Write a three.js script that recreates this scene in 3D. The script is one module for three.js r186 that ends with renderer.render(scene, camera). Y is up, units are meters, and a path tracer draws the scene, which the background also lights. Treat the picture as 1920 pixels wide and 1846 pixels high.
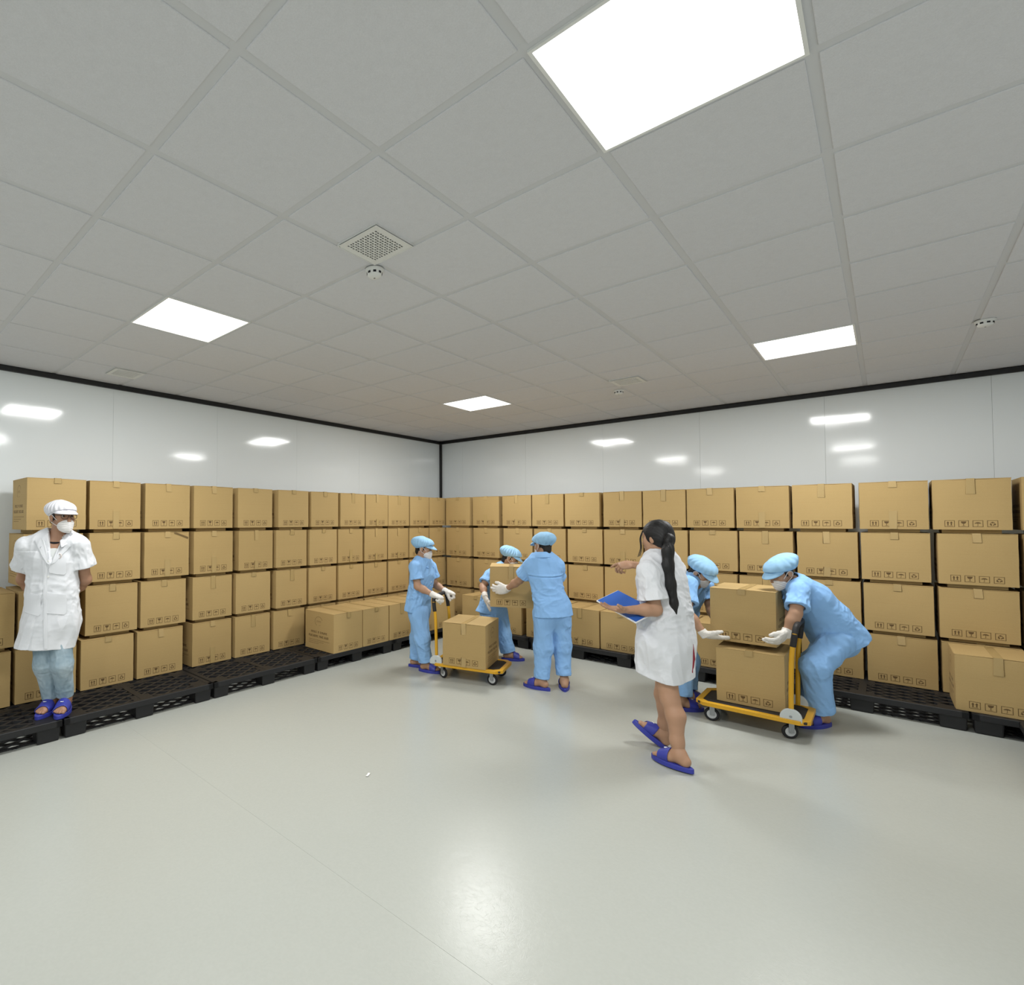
import * as THREE from 'three';
import { RoundedBoxGeometry } from 'three/addons/geometries/RoundedBoxGeometry.js';
import { mergeGeometries, mergeVertices } from 'three/addons/utils/BufferGeometryUtils.js';
import { ImprovedNoise } from 'three/addons/math/ImprovedNoise.js';
import { RectAreaLightUniformsLib } from 'three/addons/lights/RectAreaLightUniformsLib.js';

// ---------------------------------------------------------------- camera, exposure, lamps
const scene = new THREE.Scene();
scene.background = new THREE.Color(0x0b0b0c);
const CAM_Y = 1.6, YAW = -0.7914;
// wide lens on a full frame of 2614 x 1960, of which the photograph is a crop
const camera = new THREE.PerspectiveCamera(2 * Math.atan(980 / 982.36) * 180 / Math.PI, 2614 / 1960, 0.05, 60);
camera.position.set(0, CAM_Y, 0);
camera.rotation.order = 'YXZ';
camera.rotation.set(0.0273, YAW, 0.0001);
camera.setViewOffset(2614, 1960, 614.6, 31.6, 1920, 1846);
const renderer = new THREE.WebGLRenderer({ antialias: true });
renderer.toneMapping = THREE.LinearToneMapping;
renderer.toneMappingExposure = 1.6;
renderer.shadowMap.enabled = true;
RectAreaLightUniformsLib.init();
const LAMP = { radiance: 28, glow: 2.2, color: new THREE.Color(1.0, 1.0, 0.985) };

// room: x to the far wall on the right, -z to the far wall on the left
const X0 = -4.0, X1 = 7.436, Z0 = -5.58, Z1 = 1.86, H = 2.983;
const GX = (i) => 0.7986 + 0.6 * i, GZ = (j) => -1.3336 + 0.6 * j;   // ceiling grid lines

// ---------------------------------------------------------------- helpers
let seed = 7;
const rnd = () => { seed = (seed * 1664525 + 1013904223) >>> 0; return seed / 4294967296; };
const rr = (a, b) => a + (b - a) * rnd();
const noise = new ImprovedNoise();
const V = (x, y, z) => new THREE.Vector3(x, y, z);
const used = new Map();
function numbered(n) { const k = used.get(n) || 0; used.set(n, k + 1); return k ? n + '_' + String(k).padStart(3, '0') : n; }
function shade(o) { o.castShadow = true; o.receiveShadow = true; return o; }
function part(parent, name, geo, mat) { const m = shade(new THREE.Mesh(geo, mat)); m.name = name; parent.add(m); return m; }
function thing(name, label, category, pos = [0, 0, 0], turn = 0, group) {
  const g = new THREE.Group(); g.name = numbered(name); g.position.set(...pos); g.rotation.y = turn;
  g.userData = { label, category }; if (group) g.userData.group = group; scene.add(g); return g;
}
function structure(name) { const g = new THREE.Group(); g.name = name; g.userData = { kind: 'structure' }; scene.add(g); return g; }
function box(w, h, d, x = 0, y = 0, z = 0) { return new THREE.BoxGeometry(w, h, d).translate(x, y, z); }
function rbox(w, h, d, r, x = 0, y = 0, z = 0, s = 2) { return new RoundedBoxGeometry(w, h, d, s, r).translate(x, y, z); }
function merged(list) { const a = list.map((g) => { const q = g.index ? g.toNonIndexed() : g; for (const k of Object.keys(q.attributes)) if (!['position', 'normal', 'uv'].includes(k)) q.deleteAttribute(k); return q; }); return mergeGeometries(a); }
function tube(pts, r, seg = 24, rad = 10) { return new THREE.TubeGeometry(new THREE.CatmullRomCurve3(pts.map((p) => V(...p)), false, 'centripetal'), seg, r, rad, false); }
function bar(a, b, r, rad = 10) { const A = V(...a), B = V(...b), g = new THREE.CylinderGeometry(r, r, A.distanceTo(B), rad); g.applyQuaternion(new THREE.Quaternion().setFromUnitVectors(V(0, 1, 0), B.clone().sub(A).normalize())); const c = A.clone().add(B).multiplyScalar(0.5); return g.translate(c.x, c.y, c.z); }
function canvasTexture(w, h, draw, srgb = true) {
  const c = document.createElement('canvas'); c.width = w; c.height = h; draw(c.getContext('2d'), w, h);
  const t = new THREE.CanvasTexture(c); t.magFilter = THREE.LinearFilter; if (srgb) t.colorSpace = THREE.SRGBColorSpace; t.wrapS = t.wrapT = THREE.RepeatWrapping; return t;
}
function std(color, roughness, more = {}) { return new THREE.MeshStandardMaterial({ color, roughness, metalness: 0, ...more }); }
function dataTexture(n, f, srgb = false) {   // tileable noise field, f(u, v) -> 0..1
  const d = new Uint8Array(n * n * 4);
  for (let y = 0; y < n; y++) for (let x = 0; x < n; x++) { const v = f(x / n, y / n), i = (y * n + x) * 4, q = Array.isArray(v) ? v : [v, v, v]; for (let c = 0; c < 3; c++) d[i + c] = Math.max(0, Math.min(255, q[c] * 255)); d[i + 3] = 255; }
  const t = new THREE.DataTexture(d, n, n); t.wrapS = t.wrapT = THREE.RepeatWrapping; t.magFilter = t.minFilter = THREE.LinearFilter; if (srgb) t.colorSpace = THREE.SRGBColorSpace; t.needsUpdate = true; return t;
}
// tileable fractal noise on a torus-like blend
function fbm(u, v, freq, oct = 4) {
  let s = 0, a = 0.5, f = freq;
  for (let o = 0; o < oct; o++) {
    const n = (x, y) => noise.noise(x * f, y * f, o * 7.3 + freq);
    const b = (1 - u) * (1 - v) * n(u, v) + u * (1 - v) * n(u - 1, v) + (1 - u) * v * n(u, v - 1) + u * v * n(u - 1, v - 1);
    s += a * b; a *= 0.5; f *= 2;
  }
  return s;
}
// ---------------------------------------------------------------- the room
const wallMat = new THREE.MeshPhysicalMaterial({ color: new THREE.Color().setRGB(0.85, 0.895, 0.91), roughness: 0.085, specularIntensity: 1.0 });
const jointMat = std(0xc4c8c8, 0.6);
const trimMat = std(0x141416, 0.45);
// floor: grey epoxy
{
  // float relief, so that no steps show: soft orange peel and fine swirling sanding scratches, one metre square
  const N = 1024, relief = new Float32Array(N * N * 4), hgt = new Float32Array(N * N);
  for (let y = 0; y < N; y++) for (let x = 0; x < N; x++) hgt[y * N + x] = 0.5 + 0.35 * fbm(x / N, y / N, 18, 3);
  for (let k = 0; k < 9000; k++) { let x = rnd() * N, y = rnd() * N, a = rr(0, 6.28), c = rr(-0.03, 0.03); const n = rr(20, 90), d = rr(0.03, 0.10) * (rnd() < 0.5 ? 1 : -1); for (let i = 0; i < n; i++) { x = (x + Math.cos(a) + N) % N; y = (y + Math.sin(a) + N) % N; a += c; hgt[(Math.floor(y) % N) * N + (Math.floor(x) % N)] += d * Math.sin(Math.PI * i / n); } }
  for (let i = 0; i < N * N; i++) { relief[i * 4] = relief[i * 4 + 1] = relief[i * 4 + 2] = hgt[i]; relief[i * 4 + 3] = 1; }
  const peel = new THREE.DataTexture(relief, N, N, THREE.RGBAFormat, THREE.FloatType); peel.wrapS = peel.wrapT = THREE.RepeatWrapping; peel.magFilter = peel.minFilter = THREE.LinearFilter; peel.needsUpdate = true;
  const tone = dataTexture(512, (u, v) => { const a = 0.965 + 0.05 * fbm(u, v, 4, 5) + (rnd() - 0.5) * 0.035; return [a, a, a * 0.995]; }, false);
  const m = new THREE.MeshPhysicalMaterial({ color: new THREE.Color().setRGB(0.455, 0.47, 0.432), map: tone, roughness: 0.25, bumpMap: peel, bumpScale: 0.0011, specularIntensity: 0.5 });
  peel.repeat.set(2, 2);
  tone.repeat.set(0.5, 0.5);
  const floor = structure('floor');
  const slab = (x0, x1) => { const g = box(x1 - x0, 0.12, Z1 - Z0, (x0 + x1) / 2, -0.06, (Z0 + Z1) / 2), p = g.attributes.position, uv = g.attributes.uv; for (let i = 0; i < p.count; i++) uv.setXY(i, p.getX(i) * 0.5, p.getZ(i) * 0.5); return g; };
  part(floor, 'floor_slab', slab(X0, 1.6145), m);
  part(floor, 'floor_slab_001', slab(1.6155, X1), m);
  part(floor, 'floor_joint', box(0.001, 0.1, Z1 - Z0, 1.615, -0.0506, (Z0 + Z1) / 2), m);
  // a scrap of paper on the floor in front of the left pallets is a thing, further down
}
// walls of glossy white sandwich panels
function panelGeometry(w, h, ph) {
  const g = new THREE.PlaneGeometry(w, h, 18, 44), p = g.attributes.position, n = g.attributes.normal;
  const f = (x, y) => 0.00045 * noise.noise(x * 1.6 + ph, y * 5.0, ph * 3.1) + 0.00016 * noise.noise(x * 4 + ph, y * 16, 9.2 + ph) + 0.0004 * Math.exp(-Math.pow((w / 2 - Math.abs(x)) / 0.035, 2)) * -1;
  for (let i = 0; i < p.count; i++) {
    const x = p.getX(i), y = p.getY(i), e = 0.004; p.setZ(i, f(x, y));
    const v = V(-(f(x + e, y) - f(x - e, y)) / (2 * e), -(f(x, y + e) - f(x, y - e)) / (2 * e), 1).normalize(); n.setXYZ(i, v.x, v.y, v.z);
  }
  return g;
}
const panelW = 1.165, panelVariants = [0, 1, 2, 3].map((k) => {
  const face = panelGeometry(panelW - 0.0014, H, k * 4.7 + 1), back = box(panelW - 0.0014, H, 0.05, 0, 0, -0.0262);
  return merged([face, back]);
});
function wall(name, from, dir, length, turn, joint0) {      // panels laid from the first joint both ways along the wall
  const g = structure(name);
  const n0 = Math.floor(-joint0 / panelW) - 1, n1 = Math.ceil((length - joint0) / panelW) + 1;
  let c = 0;
  for (let k = n0; k < n1; k++) {
    const a = Math.max(0, joint0 + k * panelW), b = Math.min(length, joint0 + (k + 1) * panelW); if (b - a < 0.05) continue;
    const m = part(g, c ? 'wall_panel_' + String(c).padStart(3, '0') : 'wall_panel', panelVariants[((k % 4) + 4) % 4], wallMat); c++;
    const s = (a + b) / 2; m.position.set(from[0] + dir[0] * s, H / 2, from[1] + dir[1] * s); m.rotation.y = turn; m.scale.x = (b - a - 0.0014) / (panelW - 0.0014);
  }
  const q = part(g, 'wall_core', box(length + 0.2, H + 0.1, 0.08, 0, 0, -0.1), jointMat); q.position.set(from[0] + dir[0] * length / 2, H / 2, from[1] + dir[1] * length / 2); q.rotation.y = turn;
}
wall('wall_left', [X0, Z0], [1, 0], X1 - X0, 0, 1.942 - X0);
wall('wall_right', [X1, Z0], [0, 1], Z1 - Z0, -Math.PI / 2, -2.788 - Z0);
wall('wall_back', [X0, Z1], [0, -1], Z1 - Z0, Math.PI / 2, 0.5);
wall('wall_near', [X1, Z1], [-1, 0], X1 - X0, Math.PI, 0.3);
{
  const t1 = structure('trim_1'), t2 = structure('trim_2'), t3 = structure('trim_3');
  part(t1, 'trim_strip', rbox(X1 - X0, 0.05, 0.03, 0.004, (X0 + X1) / 2, H - 0.025, Z0 + 0.015), trimMat);
  part(t2, 'trim_strip', rbox(0.03, 0.05, Z1 - Z0, 0.004, X1 - 0.015, H - 0.025, (Z0 + Z1) / 2), trimMat);
  part(t3, 'trim_strip', rbox(0.036, H, 0.036, 0.004, X1 - 0.02, H / 2, Z0 + 0.02), trimMat);
}
// suspended ceiling: every tile a piece of its own, T bars between
const lampCells = []; for (const i of [-5, 1, 7]) for (const j of [-4, 1]) lampCells.push([i, j]);
{
  const ceiling = structure('ceiling');
  const grain = dataTexture(256, (u, v) => { const a = 0.95 + 0.05 * fbm(u, v, 16, 4) + (rnd() - 0.5) * 0.07; return a; });
  grain.repeat.set(1, 1);
  const pit = dataTexture(256, () => rnd());
  const tones = [0, 1, 2].map((k) => std(new THREE.Color().setRGB(0.705 + k * 0.008, 0.705 + k * 0.008, 0.73 + k * 0.008), 0.95, { map: grain, bumpMap: pit, bumpScale: 0.0006 }));
  const shapes = new Map();
  const tileGeo = (w, d) => { const k = w.toFixed(3) + d.toFixed(3); if (!shapes.has(k)) { const g = rbox(w, 0.014, d, 0.0035, 0, 0.007, 0, 1), p = g.attributes.position, uv = g.attributes.uv; for (let i = 0; i < p.count; i++) uv.setXY(i, p.getX(i) / 0.6, p.getZ(i) / 0.6); shapes.set(k, g); } return shapes.get(k); };
  const gap = 0.016; let c = 0;
  for (let i = -9; i <= 11; i++) for (let j = -8; j <= 5; j++) {
    if (lampCells.some(([a, b]) => a === i && b === j)) continue;
    const xa = Math.max(GX(i), X0), xb = Math.min(GX(i + 1), X1), za = Math.max(GZ(j), Z0), zb = Math.min(GZ(j + 1), Z1);
    if (xb - xa < 0.04 || zb - za < 0.04) continue;
    const m = part(ceiling, c ? 'ceiling_tile_' + String(c).padStart(3, '0') : 'ceiling_tile', tileGeo(+(xb - xa - 2 * gap).toFixed(3), +(zb - za - 2 * gap).toFixed(3)), tones[Math.floor(rnd() * 3)]); c++;
    m.position.set((xa + xb) / 2, H + rr(-0.0006, 0.0006), (za + zb) / 2); m.rotation.z = rr(-0.001, 0.001); m.rotation.x = rr(-0.001, 0.001);
  }
  // T bars sit 3 mm above the tile faces: shallow reveals round every tile
  const barMat = std(new THREE.Color().setRGB(0.625, 0.63, 0.645), 0.6);
  let b = 0; const nm = () => (b++ ? 'ceiling_bar_' + String(b - 1).padStart(3, '0') : 'ceiling_bar');
  for (let i = -8; i <= 11; i++) if (GX(i) > X0 && GX(i) < X1) part(ceiling, nm(), box(0.06, 0.02, Z1 - Z0, GX(i), H + 0.0145, (Z0 + Z1) / 2), barMat);
  for (let j = -7; j <= 5; j++) if (GZ(j) > Z0 && GZ(j) < Z1) part(ceiling, nm(), box(X1 - X0, 0.02, 0.06, (X0 + X1) / 2, H + 0.0147, GZ(j)), barMat);
  part(ceiling, 'ceiling_slab', box(X1 - X0 + 0.3, 0.1, Z1 - Z0 + 0.3, (X0 + X1) / 2, H + 0.14, (Z0 + Z1) / 2), std(0x77756f, 0.9));
}
// lamps: 60 cm LED panels in the grid
{
  const frameMat = std(0xe9e9e6, 0.5), glow = new THREE.MeshStandardMaterial({ color: 0xffffff, emissive: LAMP.color, emissiveIntensity: LAMP.glow, roughness: 0.6 });
  const label = {
    '1,1': 'big square LED ceiling panel nearest the camera, cut by the photo top edge',
    '1,-4': 'square LED ceiling panel above the man in the white coat',
    '7,-4': 'small-looking LED ceiling panel nearest the far corner of the room',
    '7,1': 'LED ceiling panel above the cartons of the right wall, seen very flat',
    '-5,-4': 'LED ceiling panel behind the camera, nearer the left wall', '-5,1': 'LED ceiling panel behind the camera, farther from the left wall',
  };
  for (const [i, j] of lampCells) {
    const x = GX(i + 0.5), z = GZ(j + 0.5);
    const t = thing('ceiling_lamp', label[i + ',' + j], 'ceiling light', [x, H, z], 0, 'square LED panels in the ceiling grid');
    const f = []; for (const s of [-1, 1]) { f.push(box(0.594, 0.014, 0.011, 0, 0.003, s * 0.2915)); f.push(box(0.011, 0.014, 0.572, s * 0.2915, 0.003, 0)); }
    part(t, 'frame', merged(f), frameMat);
    part(t, 'diffuser', box(0.574, 0.008, 0.574, 0, 0.006, 0), glow);
    const l = new THREE.RectAreaLight(LAMP.color, LAMP.radiance, 0.57, 0.57); l.position.set(x, H - 0.006, z); l.rotation.x = -Math.PI / 2; l.name = 'lamp_light'; scene.add(l);
  }
}
// vents and smoke detectors
{
  const white = std(0xe2e2de, 0.55), dark = std(0x15151a, 0.8);
  const s = 0.27, shape = new THREE.Shape([[-s / 2 + 0.018, -s / 2], [s / 2, -s / 2], [s / 2, s / 2], [-s / 2, s / 2], [-s / 2, -s / 2 + 0.018]].map(([x, y]) => new THREE.Vector2(x, y)));
  const n = 12, inner = 0.205, pitch = inner / n;
  for (let a = 0; a < n; a++) for (let b = 0; b < n; b++) {
    const x = -inner / 2 + pitch * (a + 0.5), y = -inner / 2 + pitch * (b + 0.5), w = 0.0065, h = 0.0045, k = (a + b) % 2 ? 0.0012 : -0.0012;
    const hole = new THREE.Path(); hole.moveTo(x - w, y - h + k); hole.lineTo(x - w, y + h + k); hole.lineTo(x + w, y + h + k); hole.lineTo(x + w, y - h + k); hole.closePath(); shape.holes.push(hole);
  }
  const plate = new THREE.ExtrudeGeometry(shape, { depth: 0.003, bevelEnabled: false }).rotateX(Math.PI / 2);
  const rim = []; for (const q of [-1, 1]) { rim.push(box(s, 0.016, 0.004, 0, 0.003, q * (s / 2 - 0.002))); rim.push(box(0.004, 0.016, s - 0.008, q * (s / 2 - 0.002), 0.003, 0)); }
  const vents = [[GX(1.775), GZ(-0.775), 'square white ceiling vent with slotted grille beside the nearer smoke detector'], [GX(1.775), GZ(-6.2), 'ceiling vent close to the left wall, above and left of the cartons'], [GX(7.775), GZ(-0.775), 'far ceiling vent beside the farther smoke detector, near the right wall']];
  for (const [x, z, label] of vents) {
    const t = thing('ceiling_vent', label, 'vent', [x, H - 0.008, z], 0, 'ceiling vents');
    part(t, 'grille', plate.clone(), white); part(t, 'rim', merged(rim.map((g) => g.clone())), white); part(t, 'duct_opening', box(s - 0.03, 0.002, s - 0.03, 0, 0.0055, 0), dark);
  }
  const prof = [[0, -0.047], [0.012, -0.047], [0.02, -0.044], [0.034, -0.04], [0.04, -0.03], [0.042, -0.018], [0.05, -0.014], [0.052, -0.004], [0.052, 0], [0, 0]].map(([x, y]) => new THREE.Vector2(x, y));
  const dets = [[GX(2.09), GZ(-1.09), 'white smoke detector beside the nearer ceiling vent'], [GX(8.35), GZ(-1.12), 'far smoke detector beside the vent near the right wall'], [5.542, 0.508, 'small white ceiling sensor right of the flat-looking LED panel']];
  dets.forEach(([x, z, label], k) => {
    const t = thing('smoke_detector', label, 'smoke detector', [x, H, z], k === 2 ? 0.3 : -YAW, 'smoke detectors');
    part(t, 'housing', new THREE.LatheGeometry(prof, 36), white);
    for (let a = 0; a < 8; a++) { const g = box(0.016, 0.011, 0.006).translate(0, -0.0235, 0.0395).rotateY(a * Math.PI / 4); part(t, 'slot', g, dark); }
    part(t, 'indicator', new THREE.CylinderGeometry(0.005, 0.005, 0.003, 12).translate(0, -0.047, 0), std(0x6a6a68, 0.4));
  });
}
// ---------------------------------------------------------------- plastic pallets
{
  const black = std(0x1a1a1c, 0.55), black2 = std(0x202022, 0.5);
  const L = 1.19, W = 1.0, HP = 0.15, T = 0.032;           // long side, depth, height, deck thickness
  const frame = [];
  for (const s of [-1, 1]) { frame.push(rbox(L, 0.05, 0.045, 0.006, 0, HP - 0.025, s * (W / 2 - 0.0225), 1)); frame.push(rbox(0.045, 0.05, W, 0.006, s * (L / 2 - 0.0225), HP - 0.025, 0, 1)); }
  // solid pads of the deck over the legs
  const lx = [-L / 2 + 0.085, 0, L / 2 - 0.085], lz = [-W / 2 + 0.085, 0, W / 2 - 0.085];
  for (const x of lx) for (const z of lz) frame.push(box(0.15, 0.02, 0.13, x, HP - 0.0125, z));
  for (const x of [0]) frame.push(box(0.05, T, W - 0.06, x, HP - T / 2 - 0.001, 0));
  frame.push(box(L - 0.06, T, 0.05, 0, HP - T / 2 - 0.0012, 0));
  const frameGeo = merged(frame);
  // lattice of slanting bars: diamond holes through the deck
  const bars = [], half = [L / 2 - 0.04, W / 2 - 0.04];
  const put = (slope) => {
    for (let c = -1.2; c <= 1.2; c += 0.104) {
      // line z = slope * x + c, clipped to the deck
      let xs = [-half[0], half[0]].map((x) => x);
      const zAt = (x) => slope * x + c, xAt = (z) => (z - c) / slope; let a = xs[0], b = xs[1];
      const q = [xAt(-half[1]), xAt(half[1])].sort((m, n) => m - n); a = Math.max(a, q[0]); b = Math.min(b, q[1]); if (b - a < 0.03) continue;
      const A = V(a, 0, zAt(a)), B = V(b, 0, zAt(b)), g = new THREE.BoxGeometry(A.distanceTo(B), T - 0.004, 0.019); g.rotateY(-Math.atan2(B.z - A.z, B.x - A.x)); const m = A.add(B).multiplyScalar(0.5);
      bars.push(g.translate(m.x, HP - T / 2 - 0.001 - (slope > 0 ? 0 : 0.0006), m.z));
    }
  };
  put(0.62); put(-0.62);
  const gridGeo = merged(bars);
  // runner mesh under the deck at floor level, seen between the legs
  const foot = []; for (const z of lz) { foot.push(box(L - 0.2, 0.010, 0.022, 0, 0.0055, z)); }
  const footGeo = merged(foot), baseGeo = gridGeo.clone().scale(0.94, 0.36, 0.94).translate(0, 0.0075 - (HP - T / 2 - 0.001) * 0.36, 0);
  const legShape = (w, d) => { const g = rbox(w, HP - 0.03, d, 0.012, 0, (HP - 0.03) / 2, 0, 2), p = g.attributes.position; for (let i = 0; i < p.count; i++) { const k = 1 - 0.10 * (1 - p.getY(i) / (HP - 0.03)); p.setX(i, p.getX(i) * k); p.setZ(i, p.getZ(i) * k); } g.computeVertexNormals(); return g; };
  const legGeo = legShape(0.155, 0.14);
  const proto = new THREE.Group();
  part(proto, 'deck_frame', frameGeo, black); part(proto, 'deck_grid', gridGeo, black2); part(proto, 'bottom_runner', footGeo, black); part(proto, 'bottom_grid', baseGeo, black2);
  let k = 0; for (const x of lx) for (const z of lz) { const m = part(proto, k ? 'leg_00' + k : 'leg', legGeo, black); m.position.set(x, 0, z); k++; }
  const spots = [];
  for (let n = 0; n < 5; n++) spots.push([1.18 + 1.2 * (n - 0.5) , -4.80, 0]);
  for (let n = 0; n < 6; n++) spots.push([6.52, 0.42 - 0.6 - 1.2 * n + 1.2, Math.PI / 2]);
    spots.push([5.43, 1.15, 0]);
  const labels = [
    'black plastic pallet at the left photo edge, under the feet of the standing man', 'black plastic pallet just to the right of the feet of the standing man', 'black plastic pallet left of the row of low cartons, its deck mostly bare',
    'black plastic pallet under the open end of the low carton row at left', 'black plastic pallet behind the legs of the worker pushing the left trolley', 'black plastic pallet under the single low carton at the right photo edge',
    'black plastic pallet with bare deck to the right of the bending worker', 'black plastic pallet behind the ponytailed woman and the right trolley', 'black plastic pallet beyond the legs of the worker seen from the back',
    'black plastic pallet behind the worker half hidden by the carried carton', 'black plastic pallet deep in the far corner, behind the low cartons', 'black plastic pallet at the right photo edge, turned along the near wall'];
  spots.forEach(([x, z, a], n) => {
    const g = n ? proto.clone() : proto; g.name = numbered('pallet'); g.position.set(x, 0, z); g.rotation.y = a; g.userData = { label: labels[n] || 'black plastic pallet', category: 'pallet', group: 'black plastic pallets along the walls' }; scene.add(g);
  });
}

// ---------------------------------------------------------------- cartons
const CW = 0.441, CD = 0.5, CH = 0.4575, SKIRT = 0.031, BODY = 0.4265;                 // width of the face with the four symbols, depth, height over all
const cartonMap = canvasTexture(2048, 1024, (c, w, h) => {
  // left half: face with handling symbols; right half: side with the printed mark; flat print only
  let s = 99; const r = () => { s = (s * 1664525 + 1013904223) >>> 0; return s / 4294967296; };
  c.fillStyle = 'rgb(236,232,226)'; c.fillRect(0, 0, w, h);
  for (let i = 0; i < 60000; i++) { const v = 205 + r() * 50; c.fillStyle = `rgba(${v},${v - 4 - r() * 8},${v - 14 - r() * 12},0.35)`; c.fillRect(r() * w, r() * h, 1 + r() * 9, 1 + r() * 1.5); }
  for (let i = 0; i < 170; i++) { c.fillStyle = `rgba(190,180,165,${0.04 + r() * 0.05})`; c.fillRect(0, r() * h, w, 1.5); }
  const ink = 'rgba(84,68,50,0.68)'; c.strokeStyle = c.fillStyle = ink;
  const S = 124, y0 = 836;
  [172, 352, 532, 712].forEach((x, k) => {
    c.lineWidth = 9; c.strokeRect(x, y0, S, S); c.save(); c.translate(x, y0); c.scale(S / 112, S / 112);
    if (k === 0) { for (const q of [36, 76]) { c.fillRect(q - 8, 36, 16, 50); c.beginPath(); c.moveTo(q, 14); c.lineTo(q - 18, 44); c.lineTo(q + 18, 44); c.fill(); } c.fillRect(20, 92, 72, 7); }
    if (k === 1) { c.beginPath(); c.moveTo(24, 14); c.lineTo(88, 14); c.quadraticCurveTo(86, 54, 60, 58); c.lineTo(60, 90); c.lineTo(84, 98); c.lineTo(28, 98); c.lineTo(52, 90); c.lineTo(52, 58); c.quadraticCurveTo(26, 54, 24, 14); c.fill(); }
    if (k === 2) { c.beginPath(); c.moveTo(10, 58); c.quadraticCurveTo(56, -2, 102, 58); c.quadraticCurveTo(90, 46, 79, 58); c.quadraticCurveTo(67, 46, 56, 58); c.quadraticCurveTo(44, 46, 33, 58); c.quadraticCurveTo(22, 46, 10, 58); c.fill(); c.lineWidth = 6; c.beginPath(); c.moveTo(56, 54); c.lineTo(56, 90); c.quadraticCurveTo(56, 102, 44, 98); c.stroke(); }
    if (k === 3) { for (let a = 0; a < 3; a++) { c.save(); c.translate(56, 60); c.rotate(a * 2 * Math.PI / 3); c.beginPath(); c.moveTo(-26, -24); c.lineTo(4, -42); c.lineTo(4, -32); c.lineTo(26, -20); c.lineTo(18, -8); c.lineTo(2, -18); c.lineTo(2, -8); c.closePath(); c.fill(); c.restore(); } }
    c.restore();
  });
  // the printed side: ring mark, two heavy lines of letters and some fine print, all out of reading range in the photograph
  c.translate(1024, 0); c.lineWidth = 8; c.beginPath(); c.arc(505, 255, 128, 0.95 * Math.PI - 0.9, 1.9 * Math.PI); c.stroke(); c.lineWidth = 4;
  for (let k = 0; k < 7; k++) c.fillRect(432 + k * 22, 238, 15, 12); for (let k = 0; k < 9; k++) c.fillRect(425 + k * 19, 268, 12, 8);
  c.beginPath(); c.arc(505, 255, 110, 0.3 * Math.PI, 0.5 * Math.PI); c.stroke();
  const word = (x, y, n, cw, hh) => { for (let k = 0; k < n; k++) { const X = x + k * cw, q = Math.floor(r() * 4); c.fillRect(X, y, cw * 0.3, hh); if (q !== 1) c.fillRect(X, y, cw * 0.78, hh * 0.22); if (q !== 2) c.fillRect(X + cw * 0.55, y, cw * 0.25, hh); if (q !== 0) c.fillRect(X, y + hh * 0.78, cw * 0.78, hh * 0.22); } };
  word(235, 520, 4, 54, 52); word(480, 520, 1, 54, 52); word(560, 520, 5, 50, 52);
  word(150, 630, 7, 50, 54); word(530, 630, 3, 50, 54); word(700, 630, 3, 50, 54);
  c.fillStyle = 'rgba(78,62,46,0.5)'; for (let l = 0; l < 3; l++) { let x = 150; while (x < 860 - l * 190) { const q = 14 + r() * 44; c.fillRect(x, 758 + l * 46, q, 11); x += q + 9; } }
});
cartonMap.wrapS = cartonMap.wrapT = THREE.ClampToEdgeWrapping;
const kraft = [[0.55, 0.395, 0.172], [0.53, 0.378, 0.162], [0.565, 0.408, 0.180], [0.54, 0.388, 0.168]].map((c) => std(new THREE.Color().setRGB(...c), 0.82, { map: cartonMap }));
const tapeMat = [new THREE.MeshPhysicalMaterial({ color: new THREE.Color().setRGB(0.44, 0.31, 0.13), roughness: 0.22 }), new THREE.MeshPhysicalMaterial({ color: new THREE.Color().setRGB(0.49, 0.345, 0.15), roughness: 0.18 })];
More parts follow.
